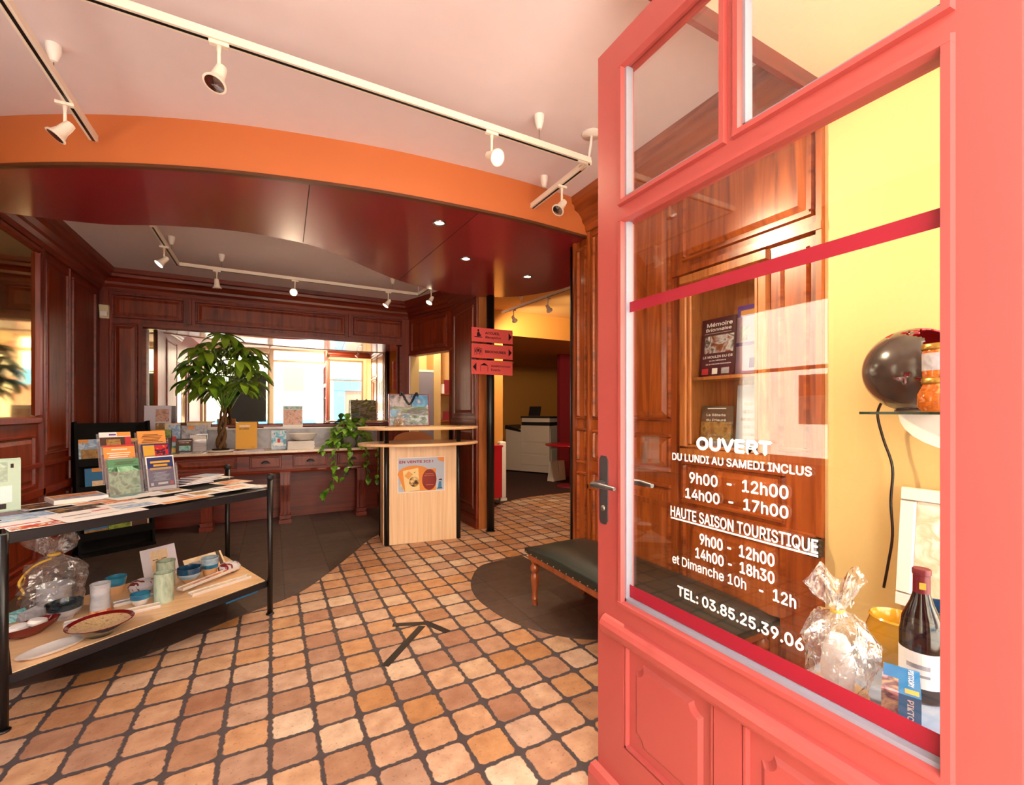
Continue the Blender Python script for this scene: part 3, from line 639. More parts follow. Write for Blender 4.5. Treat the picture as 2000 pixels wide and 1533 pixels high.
MB(D).tube([(1.136, 1.066, 0), (1.136, 1.066, .045), (1.128, 1.066, .054), (1.09, 1.068, .056), (1.03, 1.066, .05)], [.009, .009, .010, .009, .006], 10).build('lever', M_PEWTER, p, smooth=True)
MB(D).lathe([(.009, .004), (.009, .007), (.001, .008)], (1.136, .985, 0), 12).build('lock_cylinder', M_STEEL, p)
p = MB(D).box(1.116, 1.156, .933, 1.155, -.049, -.045).build('handle_plate', M_PEWTER, door)
MB(D).tube([(1.136, 1.066, -.045), (1.136, 1.066, -.09), (1.126, 1.066, -.10), (1.07, 1.068, -.10), (1.02, 1.066, -.095)], [.009, .009, .010, .010, .007], 10).build('lever', M_PEWTER, p, smooth=True)
for z in (.35, 2.2): MB(D).tube([(.213, z - .05, -.05), (.213, z + .05, -.05)], .009, 8).build('hinge', M_PINK, door)

# ------------------------------------------------------------------ reception counter
K = thing('reception_counter', 'pale beech reception counter with two oval tops on black tubes', 'counter', (1.31, 4.42, 0), R(-7))
MB().box(-.30, .365, -.10, -.08, 0, .962).build('front_panel', M_BEECH, K, .002)
MB().box(-.355, -.335, -.06, .28, 0, .962).build('side_panel', M_BEECH, K, .002)
MB().box(.385, .405, -.06, .28, 0, .962).build('side_panel', M_BEECH, K, .002)
for x, y in ((-.325, -.088), (.39, -.088), (-.345, .27), (.395, .27)): MB().tube([(x, y, 0), (x, y, 1.118)], .022, 16).build('tube_post', M_BLACK, K)
for z, nm in ((.962, 'counter_top'), (1.118, 'counter_top')):
    g = MB(); n = 64; o = [(.02 + .605 * math.cos(2 * math.pi * k / n), .03 + .34 * math.sin(2 * math.pi * k / n)) for k in range(n)]
    g.prism(o, z, z + .026); tp = g.build(nm, M_BEECHT, K, .006)
for x, y in ((-.325, -.088), (.39, -.088), (-.345, .27), (.395, .27)): MB().lathe([(.018, 1.144), (.016, 1.15), (.001, 1.151)], (x, y, 0), 14).build('screw_cap', M_STEEL, K)
t = thing('sales_poster', 'pale blue poster reading en vente ici on the beech counter front', 'poster', (1.31, 4.42, 0), R(-7))
PM = frame((-.222, -.1005, .50), (1, 0, 0), (0, 0, 1), (0, -1, 0))
MB(PM).box(0, .468, 0, .345, 0, .001).build('sheet', M_PAPER, t)
g = MB(PM); z1, z2, z3 = .0012, .0016, .002
g.use(mat('poster_blue', 'b9c3d8', .6)).box(.008, .46, .008, .337, .001, z1)
g.use(mat('poster_orange', 'e9933c', .6)).prism([(.30 - .14 + .16 * math.cos(R(a)), .18 + .085 * math.sin(R(a))) for a in range(0, 181, 15)] + [(.02 + .05, .01), (.36, .01)], z1, z2)
g.box(.25, .375, .012, .225, z2, z3)
g.prism([(.46, .337), (.39, .337)] + [(.46 - .07 * math.cos(R(a)), .337 - .045 * math.sin(R(a))) for a in range(15, 91, 15)], z1, z2)
g.use(mat('poster_cream', 'f3d79a', .6)).prism([(.075, .008), (.215, .02), (.20, .24), (.05, .215)], z2, z3)
g.use(mat('poster_tan', 'e6a45a', .6)).prism([(.065, .165), (.105, .21), (.15, .18), (.105, .13)], z3, .0024)
g.use(ramp_mat('poster_view', ['3a5fa8', '5a3a20', 'd8b06a', 'f0dcb0'], (1, 1, 1), 25, 3, .6)).lathe([(.001, .0024), (.05, .0024), (.05, .002)], (.16, .105, 0), 24)
g.use(mat('poster_maroon', '8d2a22', .6)).lathe([(.001, .0026), (.07, .0026), (.072, .002)], (.31, .118, 0), 30, 1, 1.45)
g.use(mat('poster_red', 'a83240', .6)).text('EN VENTE ICI !', .018, .345, .29, .032, z1, .04)
g.use(mat('poster_salmon', 'e08a6a', .6)).text('PASSEPORT', .27, .35, .172, .010, .0026, .02); g.text('BRIONNAIS', .26, .36, .156, .010, .0026, .02); g.box(.275, .35, .065, .069, .0026, .003); g.text('3e', .41, .445, .302, .02, z2, .02)
g.use(M_BLUE).prism([(.395, .03), (.435, .03), (.43, .095), (.405, .095)], z1, z2)
g.use(M_INK).prism([(.40, .108), (.44, .104), (.432, .122), (.412, .12)], z1, z2); g.box(.385, .44, .022, .03, z1, z2); g.prism([(.155, .20), (.165, .19), (.18, .212), (.166, .197)], z3, .0024)
g.use(mat('poster_yellow', 'efd08a', .6)).lathe([(.001, z2), (.013, z2), (.013, z1)], (.03, .075, 0), 12); g.lathe([(.001, z2), (.013, z2), (.013, z1)], (.05, .045, 0), 12)
g.build('printing', None, t, keep=True)
t = thing('shopping_bag', 'glossy picture-printed carrier bag with black handles on the counter top', 'bag', (1.27, 4.66, 1.1455), R(-9))
M_BAGP = ramp_mat('bag_landscape_print', ['2a9fd8', '3a4048', '8a9098', '2a2c34', '4a6a2a', 'b8b4bc', '3a2a30'], (1, 1, 2.2), 5.5, 6, .2, .5, .5)
g = MB(); g.use(M_BAGP).hexa([(-.205, -.09, .0), (.205, -.09, 0), (.205, .09, 0), (-.205, .09, 0)], [(-.205, -.04, .335), (.205, -.04, .335), (.205, .04, .335), (-.205, .04, .335)])
g.build('bag_body', None, t)
g = MB(); b = mat('bag_red_border', '8f1a30', .4)
for x0, x1, z0, z1 in ((-.207, -.197, 0, .335), (.197, .207, 0, .335), (-.2, .2, 0, .008), (-.2, .2, .328, .337)):
    yb = lambda z: -.0915 + .05 * z / .335
    g.hexa([(x0, yb(z0), z0), (x1, yb(z0), z0), (x1, yb(z1), z1), (x0, yb(z1), z1)], [(x0, yb(z0) + .01, z0), (x1, yb(z0) + .01, z0), (x1, yb(z1) + .01, z1), (x0, yb(z1) + .01, z1)])
g.build('border', b, t)
g = MB(); yb = lambda z: -.0906 + .05 * z / .335
for x0, x1, z0, z1, m in ((.03, .195, .20, .325, ramp_mat('bag_sky_print', ['1f8fd0', '5ab4e4', '2a78b8', 'd8e8f0'], (1, 1, 1), 9, 4, .2, .5)), (-.195, -.09, .10, .17, ramp_mat('bag_sky_print', ['1f8fd0'], (1, 1, 1), 9)), (-.195, .02, .20, .325, ramp_mat('bag_rock_print', ['2a2a30', '7a7480', 'b8b0b4', '4a3a3a'], (1, 1, 1), 14, 5, .2, .5)), (.0, .195, .01, .11, ramp_mat('bag_lake_print', ['26343a', '9ab0c0', '3a5a24', '1a2020', '7a98b0'], (1, 1, 2), 12, 5, .2, .5))):
    g.use(m).hexa([(x0, yb(z0), z0), (x1, yb(z0), z0), (x1, yb(z1), z1), (x0, yb(z1), z1)], [(x0, yb(z0) + .003, z0), (x1, yb(z0) + .003, z0), (x1, yb(z1) + .003, z1), (x0, yb(z1) + .003, z1)])
g.build('printed_views', None, t)
hb = spline([(-.09, -.048, .31), (-.075, -.052, .345), (-.03, -.07, .26), (0, -.076, .23), (.03, -.07, .26), (.075, -.052, .345), (.09, -.048, .31)], 6)
g = MB(); g.tube(hb, .011, 8)
g.build('handle', M_BLACK, t)
t = thing('office_chair', 'orange plastic chair tucked behind the beech counter', 'chair', (1.47, 5.2, 0), R(170))
M_ORC = mat('orange_plastic', 'd97a30', .45)
g = MB(); o = []
for k in range(17):
    a = R(180 * k / 16); o.append((.23 * math.cos(a), .92 + .14 * math.sin(a) ** .7))
g2 = [(x, z) for x, z in o] + [(-.2, .62), (.2, .62)]
g.hexa([(x, .02 - .1 * x * x, z) for x, z in g2], [(x, .04 - .1 * x * x, z) for x, z in g2]); g.build('backrest', M_ORC, t)
MB().box(-.22, .22, .0, .42, .43, .46).build('seat', M_ORC, t, .012)
for x in (-.19, .19):
    MB().tube([(x, .03, 0), (x, .03, .66)], .012, 8).build('leg', M_STEEL, t); MB().tube([(x, .39, 0), (x, .37, .43)], .012, 8).build('leg', M_STEEL, t)

# ------------------------------------------------------------------ long sideboard under the mirror
t = thing('sideboard', 'long panelled oak sideboard with drawers and a pale marble top under the mirror', 'sideboard', (0, 0, 0))
F_S = frame((0, 5.79, 0), (1, 0, 0), (0, 0, 1), (0, -1, 0))
MB().box(-1.30, 1.25, 5.79, 6.165, .60, .82).build('apron', M_WOODH, t)
g = MB(F_S); g.profile([(0, .585), (.012, .585), (.018, .605), (.006, .62), (0, .625)], -1.30, 1.25); g.profile([(0, .79), (.012, .80), (.022, .82), (0, .82)], -1.30, 1.25); g.build('apron_moulding', M_WOODH, t)
MB().box(-1.33, 1.28, 5.745, 6.17, .82, .85).build('marble_top', ramp_mat('cream_marble', ['c9a68c', 'e3cdb8', 'd8bca4'], (1, 1, 1), 5, 6, .2, .3, 2), t, .004)
MB().box(-1.30, 1.25, 6.14, 6.17, .85, 1.085).build('splash_back', ramp_mat('grey_marble', ['8f8a92', 'a8a3aa', '97929a'], (1, 1, 1), 4, 6, .3, .2, 2), t)
MB().box(-1.30, 1.25, 6.11, 6.17, 1.085, 1.10).build('ledge', M_WHITE, t)
for a, b in ((-.90, -.34), (-1.22, -.96)):
    mo, mf = MB(F_S), MB(F_S); panel(mo, mf, a, b, .645, .785, .012); p = mo.build('apron_panel', M_WOODH, t); mf.build('panel_field', M_WOODF, p)
for a, b in ((-.225, .098), (.214, .589), (.70, 1.06)):
    g = MB(F_S); g.frustum(a, b, .65, .785, 0, .014, .006); g.frustum(a + .02, b - .02, .665, .772, .014, .022, .004); p = g.build('drawer', M_WOODF, t)
    c = (a + b) / 2; g = MB(F_S)
    pts = [(c + .042 * math.cos(R(q)), .708 + .030 * math.sin(R(q))) for q in range(0, 181, 20)]
    g.hexa([(x, y, .022) for x, y in pts], [(c + (x - c) * .72, .708 + (y - .708) * .7, .042) for x, y in pts]); g.box(c - .052, c + .052, .704, .710, .022, .026)
    g.build('cup_pull', M_DARKM, p)
for x in (-.52, .70): MB(F_S).lathe([(.001, .021), (.032, .021), (.036, .017)], (x, .606, 0), 20, 1, .45).build('oval_badge', M_WHITE, t)
for x in (-.62, .135, .98):
    g = MB(frame((x, 5.79, 0), (1, 0, 0), (0, 0, 1), (0, -1, 0)))
    for x0, x1 in ((-.05, -.02), (-.018, .018), (.02, .05)):
        g.hexa([(x0, .59, -.10), (x0, .59, .03), (x0, .45, .035), (x0, .25, .005), (x0, .10, .0), (x0, .10, -.10)], [(x1, .59, -.10), (x1, .59, .03), (x1, .45, .035), (x1, .25, .005), (x1, .10, .0), (x1, .10, -.10)])
    g.box(-.055, .055, .58, .60, -.1, .035); g.frustum(-.065, .065, .003, .05, -.11, .03, .0); g.frustum(-.06, .06, .05, .10, -.11, .02, .003)
    g.build('corbel_leg', M_WOODV, t)
MB().box(-1.30, 1.25, 6.14, 6.175, .003, .60).build('back_panel', M_WOODH, t)

# ------------------------------------------------------------------ bench
t = thing('bench', 'padded bench in black-green leather on turned chestnut legs under the panelling', 'bench', (1.76, 1.90, 0))
g = MB(); g.box(-.235, .235, -.70, .70, .30, .355); g.build('seat_rail', M_CHESTNUT, t, .004)
g = MB(); n = 14
rows = []
for i in range(15):
    y = -.72 + 1.44 * i / 14; row = []
    for k in range(n + 1):
        x = -.25 + .5 * k / n; e = (1 - abs(2 * x / .5) ** 4) * (1 - abs(y / .72) ** 6)
        row.append(g.v((x, y, .375 + .065 * e)))
    rows.append(row)
for a, b in zip(rows, rows[1:]):
    for k in range(n): g.f([a[k], a[k + 1], b[k + 1], b[k]], True)
edge = [r[0] for r in rows] + rows[-1][1:] + [r[-1] for r in rows[::-1]][1:] + rows[0][::-1][1:-1]
low = [g.v((g.M.inverted() @ q.co).to_tuple()[:2] + (.345,)) for q in edge]
for k in range(len(edge)): g.f([edge[k], edge[(k + 1) % len(edge)], low[(k + 1) % len(edge)], low[k]])
g.f(low); g.build('cushion', M_LEATHER, t)
g = MB()
for k in range(22): g.ball((-.252, -.70 + 1.4 * k / 21, .352), .005, 6)
for k in range(8): g.ball((-.24 + .48 * k / 7, .722, .352), .005, 6)
o = g.build('nail_heads', M_STEEL, t)
LEG = [(.020, .003), (.016, .03), (.024, .045), (.018, .06), (.017, .075), (.028, .18), (.026, .20), (.018, .215), (.030, .235), (.030, .26), (.018, .275), (.028, .295), (.030, .30)]
for x in (-.205, .195):
    for y in (-.66, .66): MB().lathe(LEG, (x, y, 0), 16).build('leg', M_CHESTNUT, t, smooth=True)
# ------------------------------------------------------------------ printed matter
def P(name, *cols, sc=16, con=False): return ramp_mat('print_' + name, list(cols), (1, 1, 1), sc, 4, .45, .2, .6, con)
P_SKY = P('sky', 'e8eef6', '7aa6d8', 'cfe0f2', '4f86c4'); P_ORG = P('orange', 'e9a06a', 'd8662a', 'f3c9a0', 'b8502a'); P_VINE = P('vines', '2f4a12', '6f8a22', '9aa83a', '3f5a18')
P_STONE = P('stone', '5a3a18', 'b08a4a', '8a6030', 'd8b878'); P_MAP = P('map', 'c01e3a', 'e0702a', 'f0e6e0', '8a2a6a', 'a8b83a', sc=22, con=True); P_NIGHT = P('night', '18181c', '4a4650', 'c8923a', '2a2a30', sc=30, con=True)
P_CREAM = P('cream', 'f2e2cc', 'e8c8a0', 'f6ece0'); P_TEAL = P('teal', 'dfe8ea', '2a8a9a', '9ac8c8', '3a9a5a'); P_GREENPH = P('green_photo', '2a5a3a', '6fae82', 'a8dcb4', '3f7a52', '1c3c2a', sc=20)
P_COMIC = P('comic', '2a1a3a', 'c8202a', 'e8a02a', '1f3f7a', sc=14, con=True); P_GREY = P('grey', '8a8690', 'b8b4be', '6f6b76'); P_PINKP = P('pink_photos', '2a2024', 'd8a898', 'c8907a', '8a6a5a', sc=24); P_SEA = P('sea', '1f6a9a', '58a6c8', 'c8dce8', '2f4a78')
C_OR = mat('leaf_orange', 'eda04e', .6); C_GRN = mat('leaf_green', '5f9a72', .6); C_NAVY = mat('leaf_navy', '22306e', .5); C_BLUE = mat('leaf_blue', '1f74ae', .5); C_BRN = mat('leaf_brown', '4a2a1c', .5); C_YEL = mat('book_yellow', 'e8a92c', .5)
C_LIL = mat('page_lilac', 'e2dcea', .6); C_RED = mat('print_red', 'c8303a', .5); C_WHT = mat('bright_page', 'f6f2f2', .6); C_GOLD = mat('print_gold', 'e0b040', .5); C_PUR = mat('poster_purple', '5a2a9a', .5); C_LAV = mat('poster_lavender', 'c8a0cc', .5); C_PALEB = mat('sheet_pale_blue', 'b8c4dc', .6); C_MINT = mat('mint_newsprint', 'c4dcc8', .7)
def leaf(name, label, cat, M, w, h, t=.002, arts=(), page=None, group=None, flatp=False, texts=()):
    """one printed sheet, booklet or book; arts are (x0, x1, y0, y1, ink) in shares of the page"""
    g = MB(); g.use(page or C_WHT); y0 = -h / 2 if flatp else 0
    g.box(-w / 2, w / 2, y0, y0 + h, 0, t)
    for k, (a, b, c, d, m) in enumerate(arts):
        z = t + (.0001 if flatp else .0003) * (k + 1); g.use(m).box(-w / 2 + a * w, -w / 2 + b * w, y0 + c * h, y0 + d * h, t - .0002, z)
    for s, a, b, c, hh, m in texts: g.use(m).text(s, -w / 2 + a * w, -w / 2 + b * w, y0 + c * h, hh, t + .0003 * len(arts), .02)
    o = g.build(name, None); o.matrix_world = M
    return tag(o, label, cat, group)
def lines(x0, x1, y0, y1, n, m):
    s = (y1 - y0) / n
    return [(x0 + (.04 * (k % 3)), x1 - .05 * ((k * 7) % 4), y0 + s * k, y0 + s * (k + .4), m) for k in range(n)]

# display table with its lower shelf
FR, BR, BL, FL = Vector((-.01, 3.25, 0)), Vector((-.295, 3.98, 0)), Vector((-1.25, 3.30, 0)), Vector((-.96, 2.57, 0))
t = thing('display_table', 'dark iron display table with ball finials and a pale wooden lower shelf', 'table', tuple((FR + BL) / 2))
o0 = (FR + BL) / 2; q = [p - o0 for p in (FR, BR, BL, FL)]
def ring_quad(k): return [((p * k).x, (p * k).y) for p in q]
MB().prism(ring_quad(.985), .755, .80).build('table_top', M_DARKM, t, .003)
MB().prism(ring_quad(.975), .175, .216).build('shelf_frame', M_DARKM, t, .003)
MB().prism(ring_quad(.955), .216, .22).build('shelf_board', M_BEECHT, t)
for k, p in enumerate(q):
    MB().tube([(p.x, p.y, 0), (p.x, p.y, .86 if k < 2 else .80)], .0165, 12).build('leg', M_BLACK, t)
    MB().lathe([(.024, 0), (.024, .006), (.017, .01)], (p.x, p.y, 0), 14).build('foot', M_BLACK, t)
    if k < 2: MB().ball((p.x, p.y, .878), .023, 16).build('ball_finial', M_DARKM, t, smooth=True)
e = (q[0] - q[3]).normalized(); n2 = Vector((-e.y, e.x, 0)); c = q[0] - e * .14 + n2 * .06
MB().hexa([c - e * .1 + Vector((0, 0, .145)), c + e * .1 + Vector((0, 0, .145)), c + e * .1 + n2 * .02 + Vector((0, 0, .145)), c - e * .1 + n2 * .02 + Vector((0, 0, .145))], [c - e * .1 + Vector((0, 0, .175)), c + e * .1 + Vector((0, 0, .175)), c + e * .1 + n2 * .02 + Vector((0, 0, .175)), c - e * .1 + n2 * .02 + Vector((0, 0, .175))]).build('blue_strip', C_BLUE, t)
TY = R(36)
def on_table(px, py, z=.8005): return at(px, py, z)
GT = 'leaflets laid out on the display table'; LZ = .8
for px, py, w, h, th, yw, arts, lab in (
    (78, 1007, .21, .15, .004, 30, [(0, 1, .4, 1, P_SKY), (.1, .9, .1, .25, C_PALEB)], 'blue sky brochure lying along the table behind the red map'),
    (95, 1021, .23, .11, .003, 30, [(.02, .98, .03, .97, P_MAP)], 'red and orange town map leaflet on the table edge'),
    (34, 1022, .16, .12, .004, 33, [(.05, .95, .7, .95, P_SKY), (.1, .8, .1, .2, C_RED)], 'white leaflet with a blue band next to the near table leg'),
    (100, 987, .22, .13, .003, 34, [(.08, .55, .15, .9, P_NIGHT), (.55, .95, .15, .6, C_GOLD)], 'black and yellow leaflet in a white border beside the newspapers'),
    (150, 978, .19, .13, .022, 28, [(.05, .95, .45, .95, P_ORG), (.05, .95, .1, .4, P_SKY)], 'thick stack of brochures with an orange sunset cover'),
    (212, 984, .20, .14, .004, 36, [(.03, .97, .1, .97, P_ORG)], 'russet brown landscape leaflet in front of the thick stack'),
    (158, 996, .19, .10, .003, 36, [(.02, .98, .05, .95, P_NIGHT)], 'dark leaflet with coloured lettering in the middle of the table'),
    (192, 1006, .26, .16, .004, 36, [(.1, .45, .6, .66, C_BRN), (.5, .9, .72, .8, C_RED), (.15, .7, .3, .34, P_GREY)], 'broad white leaflet with small print at the table edge'),
    (262, 972, .20, .12, .003, 36, [(.1, .9, .5, .9, P_TEAL)], 'white leaflet with teal landmarks at the foot of the acrylic holder'),
    (272, 988, .23, .15, .004, 36, [(.05, .95, .1, .5, P_SKY), (.1, .5, .6, .8, C_PALEB)], 'pale blue leaflet on the table edge before the green booklet'),
    (322, 966, .19, .09, .003, 38, [(.5, .95, .3, .9, P_STONE), (.1, .4, .2, .5, C_LIL)], 'cream leaflet with a small picture below the navy poster'),
    (350, 979, .22, .13, .003, 36, [(.05, .95, 0, .25, C_OR), (.55, .95, .3, .8, P_ORG)], 'white leaflet with an orange swoosh on the table edge'),
    (397, 968, .19, .11, .003, 36, [(.02, .98, .05, .95, C_NAVY), (.08, .98, .08, .95, C_WHT), (.2, .8, .2, .75, P_STONE)], 'leaflet with a golden stone picture in a navy border'),
    (462, 957, .19, .13, .003, 38, [(.04, .9, .06, .9, P_GREY), (.1, .86, .1, .85, C_WHT), (.22, .75, .25, .75, P_ORG)], 'white leaflet with an amber field picture near the ball finial'),
    (410, 940, .20, .11, .003, 40, [(.15, .8, .3, .45, C_RED), (.1, .9, .65, .75, C_OR)], 'white leaflet with red print at the back corner of the table'),
    (452, 948, .16, .11, .004, 40, [(.02, .98, .05, .95, P_ORG)], 'orange photo leaflet next to the folded blue newsletters'),
    (344, 951, .20, .12, .003, 40, [(.03, .97, .05, .95, P_STONE)], 'brown photo leaflet behind the navy poster on the table')):
    p = on_table(px, py); LZ += .0014; p.z = LZ; leaf('leaflet', lab, 'leaflet', flat(p, R(yw)), w * 1.15, h * 1.6, th if th > .01 else .0012, arts, None, GT, True)
for k in range(4):
    p = on_table(372 + 8 * k, 949 - 2.2 * k); p.z = .818 + .0075 * k
    leaf('newsletter', 'folded blue and white newsletter, %s of the fanned pile' % ('lowest', 'second', 'third', 'topmost')[k], 'newsletter', flat(p, R(38 + 5 * k)), .21, .15, .007, [(0, .18, 0, 1, C_NAVY), (.2, .36, 0, 1, P_PINKP), (.4, 1, .02, .98, C_PALEB)], None, 'fanned newsletters', True)
p = on_table(500, 951); g = MB()
g.lathe([(.001, .001), (.075, .001), (.085, .0025), (.001, .003)], n=40, jit=lambda k, z: 1 + .06 * math.sin(k * math.pi / 2))
o = g.build('doily', M_PAPER); o.location = p; tag(o, 'white lace doily in the far corner of the table', 'doily')
# newsprint stack standing by the near edge
NL = (-1.085, 3.07, .8005)
t = thing('newspaper_stand', 'low clear stand under the pale green newspapers at the table end', 'stand', NL, R(36)); MB().box(-.16, .02, -.03, .08, 0, .02).build('acrylic_foot', M_ACRYL, t)
for k in range(5):
    t = thing('newspaper', ('pale green newspaper with printed front page, foremost in the stand', 'pale green newspaper second from the front in the clear stand', 'pale green newspaper in the middle of the clear stand', 'pale green newspaper second from the back in the clear stand', 'pale green newspaper at the very back of the clear stand')[k], 'newspaper', NL, R(36), 'newspapers in the clear stand')
    g = MB(); g.use(C_MINT).box(-.15, .0 + .003 * k, .012 * k, .012 * k + .009, 0.0205, .262 + .004 * (k % 3))
    if k == 0:
        g.use(P('newsprint', 'b8d0bc', 'a0b8a6', 'c8dccc', sc=40)); g.box(-.145, -.045, -.001, .001, .16, .255); g.use(C_WHT).box(-.145, -.03, -.001, .001, .06, .14); g.use(M_INK).box(-.075, -.05, -.002, .0, .03, .055); g.box(-.035, -.025, -.002, 0, .225, .245)
    g.build('newsprint', None, t)

# acrylic leaflet holder and its six leaflets
HP = Vector((-.665, 3.40, .8008)); HY2 = R(32)
t = thing('leaflet_holder', 'clear acrylic stepped leaflet holder on the display table', 'leaflet holder', HP, HY2)
for cx, n in ((-.09, 3), (.092, 3)):
    for k in range(n):
        M = Matrix.Translation((cx, .02 + .055 * k, .012 + .075 * k)) @ Matrix.Rotation(R(90 - 13), 4, 'X')
        MB(M).box(-.082, .082, -.005, .135, .019, .0215).box(-.082, -.079, -.005, .16, -.012, .0215).box(.079, .082, -.005, .16, -.012, .0215).box(-.082, .082, -.005, .21, -.015, -.0125).build('pocket', M_ACRYL, t)
MB().box(-.18, .18, -.02, .17, 0, .004).build('foot_plate', M_ACRYL, t)
GH = 'leaflets in the acrylic holder'
for cx, k, w, h, arts, page, lab in (
    (-.09, 0, .148, .21, lines(.2, .95, .84, .94, 4, C_BRN) + [(.02, .98, .02, .78, P_GREENPH)], C_GRN, 'green booklet with an old photograph at the front of the acrylic holder'),
    (-.09, 1, .148, .215, [(0, 1, .95, 1, C_RED)] + lines(.1, .9, .6, .88, 5, C_CRM) if False else [(0, 1, .95, 1, C_RED), (.25, .75, .86, .89, C_WHT)] + lines(.1, .9, .6, .82, 4, C_WHT), C_OR, 'long orange leaflet with a red top edge behind the green booklet'),
    (-.09, 2, .148, .215, [(.0, .8, .6, .86, C_BRN), (.2, .65, .62, .8, P_STONE), (.8, 1, .6, .86, C_RED), (.55, 1, .88, 1, C_OR), (.3, .52, .91, .95, C_PUR)], C_WHT, 'white and brown leaflet in the topmost rear pocket'),
    (.092, 0, .148, .21, [(.04, .96, .1, .97, C_NAVY), (.15, .85, .8, .86, C_GOLD), (.25, .75, .7, .76, C_GOLD), (.12, .88, .6, .66, C_GOLD)] + lines(.2, .8, .28, .54, 7, C_PALEB) + [(.78, .9, .14, .24, C_RED), (.1, .2, .14, .22, C_LIL), (.35, .7, .16, .22, C_WHT)], C_WHT, 'navy evening concert leaflet in a white border at the holder front'),
    (.092, 1, .148, .21, [(.05, .95, .1, .96, C_GOLD), (.45, .95, .1, .96, P_COMIC)], C_NAVY, 'yellow and navy leaflet with a bold red drawing in the holder'),
    (.092, 2, .148, .215, lines(.12, .88, .66, .92, 6, C_BRN), C_OR, 'orange text leaflet in the topmost pocket above the drawing')):
    M = Matrix.Translation(HP) @ Matrix.Rotation(HY2, 4, 'Z') @ Matrix.Translation((cx, .02 + .055 * k, .012 + .075 * k)) @ Matrix.Rotation(R(90 - 13), 4, 'X')
    leaf('leaflet', lab, 'leaflet', M, w, h, .006, arts, page, GH)

# black brochure rack against the left wall
RY = R(27.5)
t = thing('brochure_rack', 'black leaning brochure rack with three rows of leaflets', 'rack', (-1.27, 5.40, .002), RY)
MR = Matrix.Translation((0, -.02, 0)) @ Matrix.Rotation(R(-7), 4, 'X')
M_MATB = mat('matt_black', '0a090a', .75, spec=.2)
MB(MR).box(-.26, .26, .03, .06, .02, 1.20).build('back_board', M_MATB, t)
MB(MR).box(-.275, -.255, -.04, .06, .0, 1.21).build('side_rail', M_MATB, t); MB(MR).box(.255, .275, -.04, .06, .0, 1.21).build('side_rail', M_MATB, t)
for z in (.14, .55, .80): MB(MR).box(-.255, .255, -.035, .03, z, z + .02).box(-.255, .255, -.04, -.035, z, z + .07).build('ledge', M_MATB, t)
MB().box(-.28, .28, -.06, .22, 0, .03).build('foot', M_MATB, t)
RM = Matrix.Translation((-1.27, 5.40, .002)) @ Matrix.Rotation(RY, 4, 'Z') @ MR @ Matrix.Rotation(R(90), 4, 'X')
for x, z, w, h, arts, page, lab in (
    (-.17, .822, .15, .225, [(.1, .9, .05, .6, P_STONE), (0, .45, .86, 1, C_OR)], P_SKY, 'leaflet with a golden stone church in the upper rack row'),
    (-.01, .822, .15, .22, [(0, 1, .8, 1, C_BRN), (.3, .9, .85, 1, C_OR)], P_GREY, 'grey leaflet with an orange tab in the upper rack row'),
    (.15, .822, .15, .22, [(.2, .9, .85, 1, C_GOLD)], C_BRN, 'brown leaflet with a gold tab in the upper rack row'),
    (-.13, .572, .16, .21, [(.3, .85, .84, 1, C_OR), (.3, .85, .1, .45, P_CREAM)], C_BLUE, 'blue leaflet with cream ornament in the middle rack row'),
    (.05, .572, .16, .21, [(.1, .9, .1, .5, P_STONE)], C_BLUE, 'blue leaflet with a stone picture in the middle rack row'),
    (-.145, .162, .16, .22, [(.0, 1, 0, .3, P_STONE), (.1, .4, .86, 1, C_OR)], C_BLUE, 'blue leaflet leaning in the bottom rack row'),
    (.02, .162, .16, .22, [(.1, .6, .5, .95, C_LIL)], P_VINE, 'country picture leaflet in the bottom rack row'),
    (.17, .162, .14, .235, [(.05, .9, .1, .95, C_BRN), (.1, .85, .45, .9, P_GREY)], P_CREAM, 'cream edged leaflet with a dark landscape in the bottom rack row')):
    M = RM @ Matrix.Translation((x, z, .006)); leaf('leaflet', lab, 'leaflet', M, w, h, .005, arts, page, 'leaflets in the black rack')

# things on the sideboard
def sb(px, Y=5.9):
    r = (px - 1000) / FOC; return (CS * 0 + (SN + r * CS) / (CS - r * SN)) * Y
ZS = .8505
def book(name, lab, cat, px0, px1, Y, ztop, arts, page, t=.012, yaw=0, tilt=8, z=ZS, texts=()):
    a, b = sb(px0, Y), sb(px1, Y); return leaf(name, lab, cat, stand(((a + b) / 2, Y, z), R(yaw), R(tilt)), b - a, ztop - z, t, arts, page, None, False, texts)
book('photo_book', 'tall white picture book standing behind the green vineyard book', 'book', 281, 334, 6.04, 1.36, [(.42, .92, .66, .93, P_PINKP), (.42, .92, .38, .63, P_STONE), (.3, .7, .1, .22, P_SKY)], C_LIL, .02, 0, 4)
book('postcard', 'small card with a white mountain picture beside the tall picture book', 'card', 321, 352, 5.98, 1.17, [(.25, 1, .2, .95, P_SKY), (.5, .8, .5, .58, C_WHT)], P_CREAM, .004, 0, 5, ZS)
book('vineyard_book', 'green and brown vineyard book standing at the sideboard end', 'book', 274, 334, 5.86, 1.105, [(0, 1, .66, 1, P_VINE), (0, 1, .42, .66, C_BRN), (0, .92, 0, .42, P('straw', 'c8a040', 'e0c070', 'b08a30')), (.2, .6, .55, .6, C_WHT), (.25, .6, .48, .53, C_WHT), (.68, .9, .54, .56, C_WHT), (.35, .75, .95, 1, C_OR)], C_BRN, .02, 0, 8)
book('silver_folder', 'grey folder with an orange tab behind the brown boxed game', 'folder', 354, 404, 6.02, 1.14, [(.25, .5, .86, .98, C_OR), (.3, .7, .5, .8, P_GREY)], P_GREY, .014, 0, 5)
